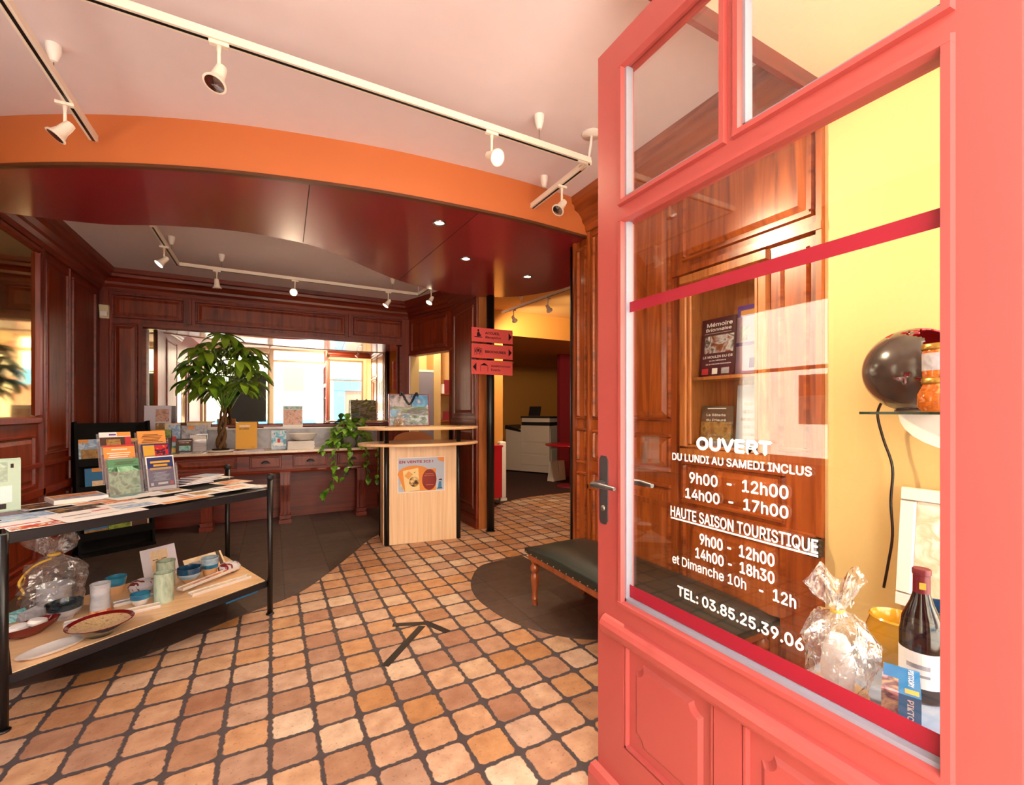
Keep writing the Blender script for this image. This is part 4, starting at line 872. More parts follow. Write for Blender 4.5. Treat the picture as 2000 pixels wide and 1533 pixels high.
book('marker_box', 'slim bright coloured pack standing beside the vineyard book', 'pack', 336, 344, 5.87, 1.03, [(0, 1, .7, 1, C_RED), (0, 1, .45, .65, C_PALEB), (0, 1, .05, .3, C_GOLD)], C_GRN, .02, 0, 6)
book('boxed_set', 'dark brown boxed set with a teal landscape panel', 'box', 344, 376, 5.87, 1.005, [(.2, .9, .15, .5, P_TEAL), (.15, .95, .82, .86, C_WHT), (.2, .8, .68, .74, P_PINKP)], C_BRN, .03, 0, 6)
t = thing('brochure_holder', 'clear acrylic holder filled with pale papers on the sideboard', 'holder', (sb(388, 5.95), 5.95, ZS), 0)
MB().box(-.08, .08, -.03, .03, 0, .006).box(-.08, .08, -.03, -.027, 0, .14).box(-.08, .08, .025, .028, 0, .20).build('holder', M_ACRYL, t); MB().box(-.075, .07, -.026, .02, .006, .185).build('paper_stack', ramp_mat('rumpled_paper', ['d8c8c4', 'f0e8e4', 'c0b0b0'], (1, 1, 6), 6, 3, .6), t)
leaf('magazine', 'grey magazine lying at the sideboard edge with curled pages', 'magazine', flat((sb(374, 5.81), 5.81, ZS), R(4)), .20, .09, .012, [(.2, .9, .2, .9, C_BRN)], P_GREY, None, True)
book('film_book', 'yellow book about cinema standing on a small easel', 'book', 460, 502, 5.95, 1.175, [(.17, .67, .82, .89, P_CREAM), (.72, .9, .05, .06, C_BRN)], C_YEL, .012, 0, 10, ZS + .015, [('DE CINÉMA', .17, .62, .73, .018, C_BRN)])
t = thing('book_easel', 'little dark easel under the yellow cinema book', 'easel', (sb(481, 5.95), 5.95, ZS), 0)
for x in (-.08, .08): MB().box(x - .012, x + .012, -.035, .05, 0, .012).build('foot', M_BLACK, t)
for px, Y, w, h, th, arts, page, lab in ((469, 5.80, .13, .09, .01, [(0, .6, .2, .9, C_OR)], C_LIL, 'orange and white leaflets lying before the yellow book'), (497, 5.82, .19, .10, .016, [(.05, .95, .1, .9, C_LIL)], mat('lilac_edge', 'b8aed0', .6), 'lilac brochure pile lying before the yellow book')):
    leaf('leaflet_pile', lab, 'leaflet', flat((sb(px, Y), Y, ZS), R(5)), w, h, th, arts, page, None, True)
book('sports_booklet', 'blue booklet with a swimmer standing on the sideboard', 'booklet', 530, 559, 5.93, 1.075, [(.2, .8, .2, .35, C_WHT), (.4, .6, .35, .55, C_RED), (.1, .9, .02, .14, C_PALEB), (.6, .7, .8, .95, C_WHT)], P_SEA, .01, 0, 8)
t = thing('paper_stack', 'stack of white paper sheets on the sideboard by the trailing plant', 'paper', (sb(588, 5.92), 5.92, ZS), R(-2))
g = MB()
for k in range(8): g.box(-.145 + .003 * (k % 2), .14 + .003 * (k % 3), -.10, .10, .012 * k, .012 * k + .0105)
g.build('sheets', M_PAPER, t)
t = thing('white_bowl', 'wide white bowl resting on top of the paper stack', 'bowl', (sb(592, 5.94), 5.94, ZS + .0955), 0)
MB().lathe([(.05, 0), (.09, .01), (.14, .045), (.16, .085), (.155, .085), (.13, .045), (.08, .018), (.001, .012)], n=32).build('body', M_WHITE, t, smooth=True)
a = sb(572, 6.12); t = thing('ledge_poster', 'small framed pink photo poster standing on the mirror ledge', 'poster', (a, 6.115, 1.1005), 0)
g = MB(stand((0, 0, 0), 0, R(3))); g.use(M_PAPER).box(-.11, .11, 0, .265, 0, .008); g.use(P_PINKP).box(-.1, .1, .03, .22, .008, .0085); g.use(P_TEAL).box(-.1, .1, .225, .255, .008, .0085); g.build('sheet', None, t)
leaf('ledge_papers', 'pale papers lying flat on the mirror ledge', 'paper', flat((sb(535, 6.12), 6.125, 1.1003), 0), .22, .07, .012, [(.1, .9, .1, .9, C_PALEB)], None, None, True)
leaf('ledge_booklets', 'open booklets lying on the mirror ledge beside the tree trunk', 'booklet', flat((sb(425, 6.12), 6.125, 1.1003), 0), .20, .07, .018, [(.05, .5, .1, .9, P_GREY), (.55, .95, .1, .9, C_LIL)], None, None, True)
t = thing('card_box', 'yellow-lidded card box standing on the mirror ledge behind the tree', 'box', (sb(391, 6.12), 6.125, 1.1003), 0)
MB().box(-.12, .10, -.03, .03, 0, .07).build('body', P_CREAM, t); MB().box(-.125, .125, -.035, .035, .07, .082).build('lid', C_YEL, t)

# ------------------------------------------------------------------ plants
M_LEAFA = ramp_mat('tree_leaf', ['2c5a10', '55861c', '8fae30', '44741a'], (1, 1, 1), 3, 3, .38, .2)
M_LEAFB = ramp_mat('ivy_leaf', ['2a5a10', '5a8e1e', '8ab83a', '3f7416'], (1, 1, 1), 14, 3, .4, .2)
M_BARK = ramp_mat('tree_bark', ['4a3018', '6f4c2a', '5a3c20'], (6, 6, 1), 6, 4, .8)
def blade(g, base, d, up, L, wd, droop, seg=5):
    """one curved leaf folded along its midrib"""
    d = d.normalized(); side = d.cross(up).normalized(); prev = None; p = Vector(base); v = d.copy()
    for i in range(seg + 1):
        s = i / seg; w = wd * math.sin(math.pi * min(1, s * .92 + .06)) ** .8 * (1.0 if s < .6 else 1.0)
        nrm = side.cross(v).normalized()
        row = [g.v(p - side * w + nrm * w * .35), g.v(p), g.v(p + side * w + nrm * w * .35)]
        if prev:
            g.f([prev[0], prev[1], row[1], row[0]], True); g.f([prev[1], prev[2], row[2], row[1]], True)
        prev = row; v = (v + Vector((0, 0, -droop / seg))).normalized(); p = p + v * (L / seg)
t = thing('money_tree', 'bushy green indoor tree with a braided trunk before the mirror', 'plant', (-.50, 5.90, ZS), 0)
MB().lathe([(.105, 0), (.125, .006), (.13, .022), (.122, .022), (.11, .012), (.001, .010)], n=28).build('saucer', M_WHITE, t, smooth=True)
MB().lathe([(.075, .012), (.085, .03), (.07, .032), (.001, .034)], n=20).build('soil', mat('potting_soil', '2a1c14', .9), t)
g = MB()
for k in range(3):
    pts = []
    for i in range(25):
        s = i / 24; a = 2 * math.pi * (k / 3 + 1.1 * s); r = .030 * (1 - .55 * s) + .006; pts.append((r * math.cos(a) + .03 * s, r * math.sin(a), .03 + .50 * s))
    g.tube(pts, [.022 * (1 - .5 * i / 24) for i in range(25)], 8)
g.build('braided_trunk', M_BARK, t)
gf, gs = MB(), MB(); rt = random.Random(21)
top = Vector((.03, 0, .52)); cen = Vector((.02, -.04, .93))
for i in range(23):
    ph = i * 2.399963; zz = 1 - 1.85 * (i + .5) / 23; rr2 = math.sqrt(max(.02, 1 - zz * zz))
    dirv = Vector((rr2 * math.cos(ph), rr2 * math.sin(ph) * .62, zz)); k = .7 + .35 * rt.random()
    hub = cen + Vector((dirv.x * .36 * k, dirv.y * .36 * k, dirv.z * .42 * k))
    if hub.y > .13: hub.y = .13
    gs.tube(spline([top + Vector((0, 0, -.08)), (top + hub) / 2 + Vector((0, 0, .02)), hub], 3), .0045, 5, False)
    out = (hub - cen); out.z = 0
    out = out.normalized() if out.length > .02 else Vector((0, -1, 0)); nl = rt.choice((5, 6, 6, 7)); tiltax = out
    for j in range(nl):
        a = 2 * math.pi * j / nl + rt.random() * .5; h = Vector((math.cos(a), math.sin(a) * .9, 0)) + out * .45 + Vector((0, 0, .05 + rt.uniform(-.2, .2)))
        L = rt.uniform(.20, .28)
        if (hub.y + h.normalized().y * L) > .24: L *= .55
        blade(gf, hub, h, Vector((0, 0, 1)), L, L * .17, rt.uniform(.8, 1.5))
gf.build('foliage', M_LEAFA, t, keep=True); gs.build('leaf_stems', M_LEAFB, t)
t = thing('trailing_ivy', 'trailing heart-leaved houseplant spilling over the sideboard edge by the counter', 'plant', (.86, 5.93, ZS), 0)
MB().lathe([(.07, 0), (.09, .06), (.105, .14), (.098, .14), (.085, .11), (.001, .10)], n=24).build('pot', mat('plant_pot', '8a8078', .5), t, smooth=True)
gf, gs = MB(), MB(); ri = random.Random(5)
def heart(g, base, d, L):
    d = d.normalized(); side = d.cross(Vector((0, 0, 1)))
    side = side.normalized() if side.length > .1 else Vector((1, 0, 0)); nr = side.cross(d)
    pr = [(-.12, .0), (-.12, .33), (.1, .5), (.38, .44), (.7, .22), (1, 0)]
    prev = None
    for s, w in pr:
        bend = nr * (-.25 * L * s * s); c = base + d * (s * L) + bend + (d * (.12 * L) if s < 0 else Vector())
        row = [g.v(base + d * (s * L) + bend - side * w * L + nr * w * L * .25), g.v(c), g.v(base + d * (s * L) + bend + side * w * L + nr * w * L * .25)]
        if prev: g.f([prev[0], prev[1], row[1], row[0]], True); g.f([prev[1], prev[2], row[2], row[1]], True)
        prev = row
for k in range(150):
    a = ri.uniform(0, 2 * math.pi); zz = ri.uniform(-.1, 1); r = math.sqrt(ri.random())
    c = Vector((.30 * r * math.cos(a) * (1 - .35 * zz), .16 * r * math.sin(a) - .06, .03 + .32 * max(0, zz) * (1 - .35 * r * r)))
    if c.y > .13: c.y = .13
    heart(gf, c, Vector((math.cos(a) + ri.uniform(-.4, .4), math.sin(a) * .5 - .5, ri.uniform(-.9, .2))), ri.uniform(.06, .10))
for x0, path, n in ((-.16, [(-.16, -.15, .08), (-.20, -.22, -.05), (-.19, -.20, -.25), (-.22, -.20, -.42), (-.30, -.21, -.52), (-.36, -.21, -.57)], 15), (-.05, [(-.05, -.16, .06), (-.02, -.23, -.08), (-.05, -.20, -.22), (-.1, -.20, -.38)], 9), (.12, [(.12, -.16, .08), (.16, -.24, -.05), (.17, -.21, -.2), (.20, -.21, -.40)], 11), (.22, [(.22, -.14, .1), (.29, -.23, 0), (.31, -.22, -.18), (.30, -.22, -.42)], 11), (-.2, [(-.2, -.12, .1), (-.30, -.2, .05), (-.33, -.22, -.05)], 6), (-.02, [(0, 0, .25), (-.03, -.05, .38), (-.02, -.1, .42)], 4), (.1, [(.05, 0, .25), (.12, -.05, .34), (.2, -.1, .35)], 4)):
    sp = spline(path, 6); gs.tube(sp, .0035, 5, False)
    for k in range(n):
        p = sp[min(len(sp) - 1, int((k + .5) / n * len(sp)))]; heart(gf, p + Vector((0, -.01, 0)), Vector((ri.uniform(-1, 1), ri.uniform(-.6, -.1), ri.uniform(-1, -.2))), ri.uniform(.055, .09))
gf.build('foliage', M_LEAFB, t, keep=True); gs.build('vines', M_LEAFB, t)

# ------------------------------------------------------------------ ceramics on the lower shelf
G_NAVY = ramp_mat('navy_glaze', ['0c2a4a', '14446a', '0a1c34'], (1, 1, 3), 8, 3, .12, .6); G_TEAL = ramp_mat('teal_glaze', ['1a5f86', '2f86a8', '144a6a'], (1, 1, 3), 8, 3, .12, .6); G_SKY = ramp_mat('sky_glaze', ['7a9ab4', 'a8bccc', '5f86a4'], (1, 1, 3), 10, 3, .15, .5)
G_CLAY = mat('bare_clay', 'dba877', .7); G_GREY = ramp_mat('grey_glaze', ['a8a8b4', 'c4c4cc', '9a98a8'], (1, 1, 2), 8, 3, .2, .5); G_CEL = ramp_mat('celadon_glaze', ['9ab09a', 'b8c8b4', '869c8c'], (3, 3, 1), 9, 4, .2, .5)
G_REDG = P('red_glaze', '7a1018', 'c0bcc6', '8a1420', 'd0ccd4', sc=11, con=True); G_BLK = ramp_mat('black_glaze', ['0e1418', '26323a', '10181c'], (1, 1, 8), 5, 3, .12, .6); G_SPECK = ramp_mat('speckled_tan_glaze', ['a8845c', 'c8a880', '8a6a48'], (1, 1, 1), 60, 3, .3, .4); G_OX = mat('oxblood_glaze', '6a1414', .12, coat=.6); G_OFF = mat('off_white_glaze', 'e2d8d4', .25, coat=.3)
ZH = .2205
def pot(name, lab, cat, px, py, bands, sx=1, sy=1, yaw=0, n=30):
    """bands: list of (part name, profile, glaze); profile runs on from band to band"""
    p = at(px, py, ZH); t = thing(name, lab, cat, p, yaw)
    for nm, pr, m in bands: MB().lathe(pr, n=n, sx=sx, sy=sy, cap=False).build(nm, m, t, smooth=True)
    return t
pot('drinking_bowl', 'black and slate banded bowl beside the wrapped gift', 'bowl', 126, 1207, [('foot', [(.001, 0), (.036, 0), (.04, .012)], G_GREY), ('body', [(.04, .012), (.062, .03), (.072, .055)], G_GREY), ('rim', [(.072, .055), (.075, .085), (.071, .085), (.062, .045), (.001, .025)], G_BLK)])
pot('beaker', 'tall grey beaker with an orange painted foot', 'beaker', 196, 1195, [('body', [(.001, 0), (.044, 0), (.043, .02)], P_ORG), ('wall', [(.043, .02), (.04, .09), (.043, .155), (.040, .155), (.037, .08), (.001, .02)], G_GREY)])
pot('cup', 'blue-rimmed cup with a bare clay base behind the grey beaker', 'cup', 227, 1158, [('base', [(.001, 0), (.032, 0), (.036, .02), (.043, .05)], G_CLAY), ('glaze', [(.043, .05), (.052, .098), (.048, .098), (.040, .05), (.001, .03)], G_TEAL)])
pot('pebble_vase', 'round grey and oxblood pebble vase between the blue cups', 'vase', 279, 1155, [('body', [(.001, 0), (.035, .0), (.066, .022), (.070, .04), (.055, .064), (.028, .074), (.024, .070), (.001, .06)], G_REDG)])
pot('small_bowl', 'small two-tone blue bowl in front of the round pebble vase', 'bowl', 274, 1182, [('base', [(.001, 0), (.024, 0), (.038, .022), (.043, .04)], G_OFF), ('rim', [(.043, .04), (.046, .068), (.042, .068), (.036, .035), (.001, .02)], G_TEAL)])
pot('tumbler', 'tall celadon green tumbler in the middle of the shelf', 'tumbler', 320, 1174, [('wall', [(.001, 0), (.046, 0), (.047, .06), (.046, .165), (.042, .165), (.042, .06), (.001, .02)], G_CEL)])
pot('tumbler', 'celadon tumbler with a crinkled rim behind the taller green one', 'tumbler', 324, 1147, [('wall', [(.001, 0), (.046, 0), (.046, .15), (.05, .165), (.042, .165), (.042, .06), (.001, .02)], G_CEL)])
pot('tea_bowl', 'navy and sky blue tea bowl on a clay foot', 'bowl', 370, 1137, [('foot', [(.001, 0), (.028, 0), (.030, .012), (.046, .028)], G_CLAY), ('middle', [(.046, .028), (.061, .045), (.065, .062)], G_SKY), ('rim', [(.065, .062), (.066, .095), (.062, .095), (.055, .05), (.001, .03)], G_NAVY)])
pot('cup', 'blue banded cup on a clay base near the shelf corner', 'cup', 410, 1121, [('base', [(.001, 0), (.036, 0), (.042, .03), (.046, .045)], G_CLAY), ('middle', [(.046, .045), (.049, .07)], G_TEAL), ('rim', [(.049, .07), (.050, .112), (.046, .112), (.042, .05), (.001, .03)], G_SKY)])
pot('pebble_vase', 'flat grey and oxblood pebble vase next to the shelf leg', 'vase', 448, 1116, [('body', [(.001, 0), (.035, .0), (.062, .018), (.066, .034), (.052, .054), (.026, .062), (.022, .058), (.001, .05)], G_REDG)])
pot('serving_bowl', 'wide dark bowl with a speckled tan inside on the shelf front', 'bowl', 196, 1238, [('outside', [(.001, 0), (.05, 0), (.055, .01), (.10, .035), (.128, .062)], G_BLK), ('rim', [(.128, .062), (.124, .064), (.112, .052)], G_OX), ('inside', [(.112, .052), (.07, .030), (.001, .022)], G_SPECK)])
pot('oval_dish', 'flat white oval dish at the shelf front edge', 'dish', 104, 1268, [('body', [(.001, .002), (.10, .002), (.118, .014), (.112, .015), (.09, .009), (.001, .008)], G_OFF)], 1.05, .52, R(38))
t = pot('boat_dish', 'dark red boat-shaped dish holding white soaps', 'dish', 58, 1240, [('hull', [(.001, .0), (.05, .0), (.10, .03), (.115, .055), (.108, .055), (.06, .015), (.001, .010)], G_OX)], 1.0, .5, R(42))
p0 = at(58, 1240, ZH)
for k, (dx, dy, lab) in enumerate(((-.04, 0.0, 'white soap lying lowest in the red boat dish'), (.02, .01, 'round white soap with a stamp on top of the red boat dish'))):
    o = MB().lathe([(.001, 0), (.03, 0), (.036, .012), (.03, .026), (.001, .028)], n=20, sx=1.1, sy=.75).build('soap', M_PAPER, smooth=True); o.location = p0 + Vector((dx, dy, .03 + .012 * k)); o.rotation_euler = (.2, .25 * k, R(40)); tag(o, lab, 'soap')
for px, py, yw, lab, m in ((30, 1212, 30, 'silvery wrapped packet leaning by the near shelf leg', P_TEAL), (62, 1207, 55, 'silvery wrapped packet with a white tag behind the red boat dish', P_GREY)):
    o = MB().hexa([(-.05, -.03, 0), (.05, -.03, 0), (.05, .03, 0), (-.05, .03, 0)], [(-.04, -.02, .045), (.045, -.025, .03), (.04, .025, .05), (-.045, .02, .04)]).build('packet', m, None, .004); o.location = at(px, py, ZH); o.rotation_euler = (0, 0, R(yw)); tag(o, lab, 'packet')
def tray(px0, py0, px1, py1, w, lab, m, cat='tray', lift=0.0):
    a, b = at(px0, py0, ZH), at(px1, py1, ZH); d = b - a; L = d.length
    t = thing('ceramic_tray', lab, cat, (a + b) / 2 + Vector((0, 0, lift)), math.atan2(d.y, d.x), 'long ceramic trays on the lower shelf')
    g = MB(); g.use(G_OFF).frustum(-L / 2, L / 2, -w / 2, w / 2, 0, .012, -.004)
    for y in (-w / 2, w / 2): g.box(-L / 2, L / 2, y - .003, y + .003, .01, .018)
    g.build('body', None, t); MB().box(-L / 2 + .01, L / 2 - .01, -w / 2 + .006, w / 2 - .006, .012, .0135).build('glazed_inside', m, t)
tray(222, 1184, 312, 1163, .05, 'long grey-green tray between the beaker and the celadon tumbler', G_GREY)
tray(372, 1164, 486, 1128, .05, 'long pale tray lying under the crossed one at the shelf edge', P_CREAM)
tray(352, 1160, 462, 1116, .045, 'long painted tray crossed on top at the shelf edge', P_ORG, 'tray', .019)
tray(232, 1202, 312, 1184, .05, 'short painted tray in front of the celadon tumbler', P_CREAM)
tray(125, 1224, 175, 1212, .05, 'pale tray with fish-tail end behind the wide dark bowl', G_OFF)
leaf('art_card', 'white art card with a smiling face standing behind the celadon tumblers', 'card', stand(at(318, 1128, ZH), R(38), R(18)), .20, .20, .003, [(.25, .75, .25, .9, P_CREAM), (.3, .45, .6, .62, M_INK), (.55, .7, .6, .62, M_INK), (.7, .9, .1, .3, P_ORG)], C_LIL)
leaf('art_card', 'pale card with grey brush marks leaning by the back shelf corner', 'card', stand(at(405, 1110, ZH), R(38), R(35)), .25, .10, .003, [(.1, .4, .4, .7, P_GREY), (.85, .95, .0, 1, C_BRN)], P_CREAM)

# wrapped gifts
def cello(name, lab, loc, R0, H, nh, seed, parent_cat='gift bag', sx=1, sy=1):
    t = thing(name, lab, parent_cat, loc, 0); rs = random.Random(seed); n = 40
    ph = [rs.uniform(0, 6.28) for _ in range(6)]
    jit = lambda k, z: 1 + .07 * math.sin(5 * 2 * math.pi * k / n + ph[0] + z * 30) + .06 * math.sin(9 * 2 * math.pi * k / n + ph[1] - z * 47) + .04 * math.sin(15 * 2 * math.pi * k / n + ph[2] + z * 80)
    pr = [(R0 * .9, .001), (R0 * 1.02, H * .12), (R0 * 1.06, H * .3), (R0 * .98, H * .45), (R0 * .75, H * .58), (R0 * .34, H * nh), (R0 * .20, H * (nh + .03)), (R0 * .36, H * (nh + .10)), (R0 * .60, H * (nh + .2)), (R0 * .8, H * (nh + .29))]
    fine = []
    for (ra, za), (rb, zb) in zip(pr, pr[1:]):
        for q in range(4): fine.append((ra + (rb - ra) * q / 4, za + (zb - za) * q / 4))
    fine.append(pr[-1]); g = MB(); g.lathe(fine, n=n, sx=sx, sy=sy, cap=False, jit=jit)
    off = Vector((seed * 3.1, seed * 1.7, 0))
    for v in g.bm.verts:
        f = v.co.z / H; amp = min(1, f * 8) * (1 if abs(f - nh - .03) > .05 else .15)
        d = Vector((v.co.x, v.co.y, 0)); d = d.normalized() if d.length > 1e-5 else d
        v.co += d * (R0 * .30 * amp * mnoise.noise(v.co * (2.2 / R0) * .55 + off) + R0 * .22 * amp * mnoise.noise(v.co * (2.2 / R0) + off * 2)) + Vector((0, 0, R0 * .15 * amp * mnoise.noise(v.co * (3 / R0) + off)))
        if f > nh + .12: v.co.z += R0 * .35 * math.sin(math.atan2(v.co.y, v.co.x) * 4 + ph[3])
    for q in g.bm.faces: q.smooth = False
    g.build('cellophane_wrap', M_CELLO, t, keep=True)
    MB().lathe([(R0 * .22, H * (nh + .015)), (R0 * .25, H * (nh + .03)), (R0 * .22, H * (nh + .045))], n=18, sx=sx, sy=sy, cap=False).build('tie', C_GOLD, t)
    return t
p = at(106, 1184, ZH)
t = cello('wrapped_gift', 'crinkled clear cellophane gift with a gold ribbon on the lower shelf', p, .115, .42, .66, 3)
MB().tube(spline([(.0, -.03, .275), (-.06, -.06, .25), (-.11, -.08, .18), (-.09, -.09, .12), (-.115, -.07, .09)], 5), .006, 6).build('ribbon', C_GOLD, t)
t = thing('mug', 'grey ceramic mug seen inside the cellophane gift on the shelf', 'mug', p + Vector((0, 0, .004)), 0)
MB().lathe([(.001, 0), (.07, 0), (.072, .12), (.066, .12), (.064, .02), (.001, .015)], n=28, cap=False).build('body', G_GREY, t, smooth=True)
# ------------------------------------------------------------------ display recess in the oak wall
t = thing('display_cabinet', 'shallow glazed display cabinet let into the oak panelling behind the door', 'cabinet', (2.0, 1.48, 1.09))
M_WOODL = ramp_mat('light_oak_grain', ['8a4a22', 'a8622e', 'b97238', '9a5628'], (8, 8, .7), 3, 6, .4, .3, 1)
MB().box(.17, .19, -.21, .21, 0, .91).build('back', M_WOODL, t)
for y in (-.21, .198): MB().box(.0, .17, y, y + .012, 0, .91).build('side', M_WOODL, t)
MB().box(0, .17, -.198, .198, 0, .012).build('bottom', M_WOODL, t); MB().box(0, .17, -.198, .198, .898, .91).build('top', M_WOODL, t)
MB().box(.01, .17, -.198, .198, .375, .392).build('shelf', M_WOODL, t)
g = MB(frame((0, 0, 0), (0, 1, 0), (0, 0, 1), (-1, 0, 0)))
for a in ((-.25, .25, -.04, .012), (-.25, .25, .90, .955), (-.25, -.20, .012, .90), (.20, .25, .012, .90)): g.frustum(*a, 0, .022, .008)
for a in ((-.20, .20, .012, .03), (-.20, .20, .882, .90), (-.20, -.18, .03, .882), (.18, .20, .03, .882)): g.frustum(*a, .0, .012, .004)
p = g.build('door_frame', M_WOODL, t)
MB().box(-.004, -.001, -.185, .185, .025, .885).build('cabinet_glass', M_GLASS, p)
def wallface(x, y, z, tilt=6): return Matrix.Translation((x, y, z)) @ Matrix.Rotation(R(-90), 4, 'Z') @ Matrix.Rotation(R(90 - tilt), 4, 'X')
C_MAR = mat('cover_maroon', '4a1226', .4)
b = leaf('history_book', 'maroon local history book reading memoire on the upper cabinet shelf', 'book', wallface(2.075, 1.565, 1.483), .20, .315, .012, [(.12, .98, .40, .70, P('mill_photo', '3a2a20', '8a4a24', 'c8c8d0', '2a3018', 'e8e4e0', sc=14)), (.08, .28, .04, .14, C_RED), (.4, .56, .04, .14, C_WHT), (.68, .9, .04, .14, P_GREY), (.1, .9, .74, .743, C_WHT)], C_MAR, None, False,
     [('Mémoire', .16, .92, .86, .028, C_WHT), ('Brionnaise', .14, .90, .78, .022, C_WHT), ('LE MOULIN DU CR', .10, .98, .315, .017, C_WHT), ('ou les bâtisseurs', .3, .8, .26, .010, C_WHT), ('de la mémoire brionnaise', .2, .95, .20, .010, C_WHT)])
leaf('violet_booklet', 'lavender and violet booklet beside the maroon history book', 'booklet', wallface(2.12, 1.385, 1.483, 4), .20, .36, .006, [(0, 1, .84, 1, C_PUR), (0, 1, .42, .47, C_PUR), (.1, .36, .50, .70, P_GREY), (.62, .95, .40, .62, P_GREY), (.38, .52, .10, .24, C_PUR), (.1, .5, .86, .93, C_OR)], C_LAV)
leaf('priory_book', 'brown book about a priory on the lower cabinet shelf', 'book', wallface(2.075, 1.57, 1.103), .185, .225, .012, [(0, 1, .2, .62, P_STONE), (.1, .9, .0, .12, C_BRN), (.2, .8, .93, .95, C_WHT)], mat('cover_umber', '6f5a48', .4), None, False, [('La Bâterie', .18, .8, .76, .016, C_WHT), ('du Prieuré', .18, .82, .64, .016, C_WHT)])
leaf('blue_sheet', 'pale blue text sheet with an orange tab on the lower cabinet shelf', 'sheet', wallface(2.10, 1.38, 1.103, 4), .185, .33, .004, lines(.15, .85, .1, .8, 6, P_GREY) + [(.6, 1, .86, 1, C_OR)], C_PALEB)
t = thing('framed_notice', 'white framed paper notice hanging on the oak wall behind the door stile', 'notice', (1.998, 2.21, 1.66))
g = MB(frame((0, 0, 0), (0, 1, 0), (0, 0, 1), (-1, 0, 0))); g.use(M_PAPER).box(-.10, .10, 0, .28, 0, .008); g.use(M_STEEL)
for a in ((-.112, -.10, -.01, .29), (.10, .112, -.01, .29), (-.10, .10, -.01, 0), (-.10, .10, .28, .29)): g.box(*a, 0, .016)
g.use(P_GREY)
for k in range(11): g.box(-.09, .05 - .02 * (k % 3), .03 + .021 * k, .034 + .021 * k, .008, .0085)
g.build('sheet', None, t)
t = thing('socket_box', 'small black socket box on the oak wall edge beside the yellow wall', 'socket', (1.998, 1.025, .70))
MB().box(-.045, 0, -.024, .024, 0, .075).build('body', M_BLACK, t, .004); MB().box(-.048, -.045, -.016, .016, .012, .062).build('face_plate', P_GREY, t)
t = thing('motion_detector', 'cream motion detector high in the corner of the dark panelling', 'detector', (-1.555, 6.17, 2.28))
MB().hexa([(-.04, .0, 0), (.04, 0, 0), (.04, .03, 0), (-.04, .03, 0)], [(-.04, -.03, .14), (.04, -.03, .14), (.04, .03, .14), (-.04, .03, .14)]).build('body', mat('old_ivory', 'd8c8a0', .5), t, .006)
MB().box(-.028, .028, -.024, -.005, .02, .07).build('sensor_window', M_WHITE, t)

# tape arrow on the floor
t = thing('tape_arrow', 'black adhesive tape arrow stuck on the tiles pointing into the room', 'tape', (.7, 2.55, 0))
def strip(a, b, w, z):
    a, b = Vector(a), Vector(b); d = (b - a).normalized(); n = Vector((-d.y, d.x)) * w / 2; o = Vector((.7, 2.55))
    return MB().prism([tuple(a - n - o), tuple(b - n - o), tuple(b + n - o), tuple(a + n - o)], z, z + .0012)
strip((.507, 2.306), (.80, 2.63), .042, .0004).build('shaft_strip', M_BLACK, t)
strip((.646, 2.726), (.845, 2.65), .042, .0008).build('barb_strip', M_BLACK, t)
strip((.828, 2.672), (.912, 2.486), .042, .0012).build('barb_strip', M_BLACK, t)

# ------------------------------------------------------------------ window bay display
t = thing('display_plinth', 'low grey cloth-covered display plinth in the shop window', 'plinth', (1.53, .43, 0))
MB().box(-.45, .465, -.225, .225, .0, .61).build('plinth_body', M_CREAM, t)
MB().box(-.455, .467, -.226, .228, .61, .63).build('cloth_top', mat('slate_cloth', '8f97a8', .8, bump=.2, bscale=200), t, .006)
ZP = .6305
t = thing('glass_shelf', 'thick glass wall shelf with a white half-round bracket on the yellow wall', 'shelf', (2.0, .5, 1.29))
g = MB(); g.box(-.29, -.002, -.20, .25, 0, .008); g.build('glass_board', M_GLASS, t)
g = MB(); g.box(-.2915, -.29, -.20, .25, 0, .008); g.box(-.2915, -.002, .25, .2515, 0, .008); g.box(-.2915, -.002, -.2015, -.20, 0, .008); g.build('polished_edge', mat('bottle_green_edge', '10301c', .2), t)
MB(frame((-.14, 0, 0), (0, 1, 0), (0, 0, 1), (-1, 0, 0))).prism([(.20 * math.cos(R(a)), -.001 + .12 * math.sin(R(a))) for a in range(180, 361, 12)], -.01, .01).build('bracket', M_WHITE, t)
BM = ramp_mat('dark_bronze_glaze', ['2a2624', '4a4440', '383230'], (1, 1, 1), 5, 3, .22, .6)
t = thing('globe_lamp', 'dark glazed ceramic globe lamp with cut-outs and red inside on the glass shelf', 'lamp', (1.84, .655, 1.2985))
g = MB(); g.use(BM); Rg = .135; cz = Rg; g.mats.append(mat('red_glaze_inside', 'b01224', .25, coat=.4)); nn, mm = 120, 72; rings = []
for i in range(mm + 1):
    th = math.pi * (i / mm) * .985 + .012; rings.append([g.v((Rg * math.sin(th) * math.cos(2 * math.pi * k / nn), Rg * math.sin(th) * math.sin(2 * math.pi * k / nn), cz + Rg * math.cos(th))) for k in range(nn)])
def holed(i, k):
    d = Vector((math.sin(math.pi * (i + .5) / mm) * math.cos(2 * math.pi * (k + .5) / nn), math.sin(math.pi * (i + .5) / mm) * math.sin(2 * math.pi * (k + .5) / nn), math.cos(math.pi * (i + .5) / mm)))
    if d.angle(Vector((-.284, -.63, .72))) < .50 + .08 * math.sin(9 * math.atan2(d.z - .72, d.x + .284)): return True      # torn mouth
    for a, r in (((-.48, .31, .82), .13), ((-.53, -.06, .84), .13), ((-.95, -.15, -.25), .14), ((-.84, -.445, -.31), .10), ((-.69, -.53, -.48), .15)):
        e = d - Vector(a).normalized()
        if e.length < r * (.62 + .38 * math.sin(3 * math.atan2(e.z, e.y - .4 * e.x) + 9 * r)): return True
    return False
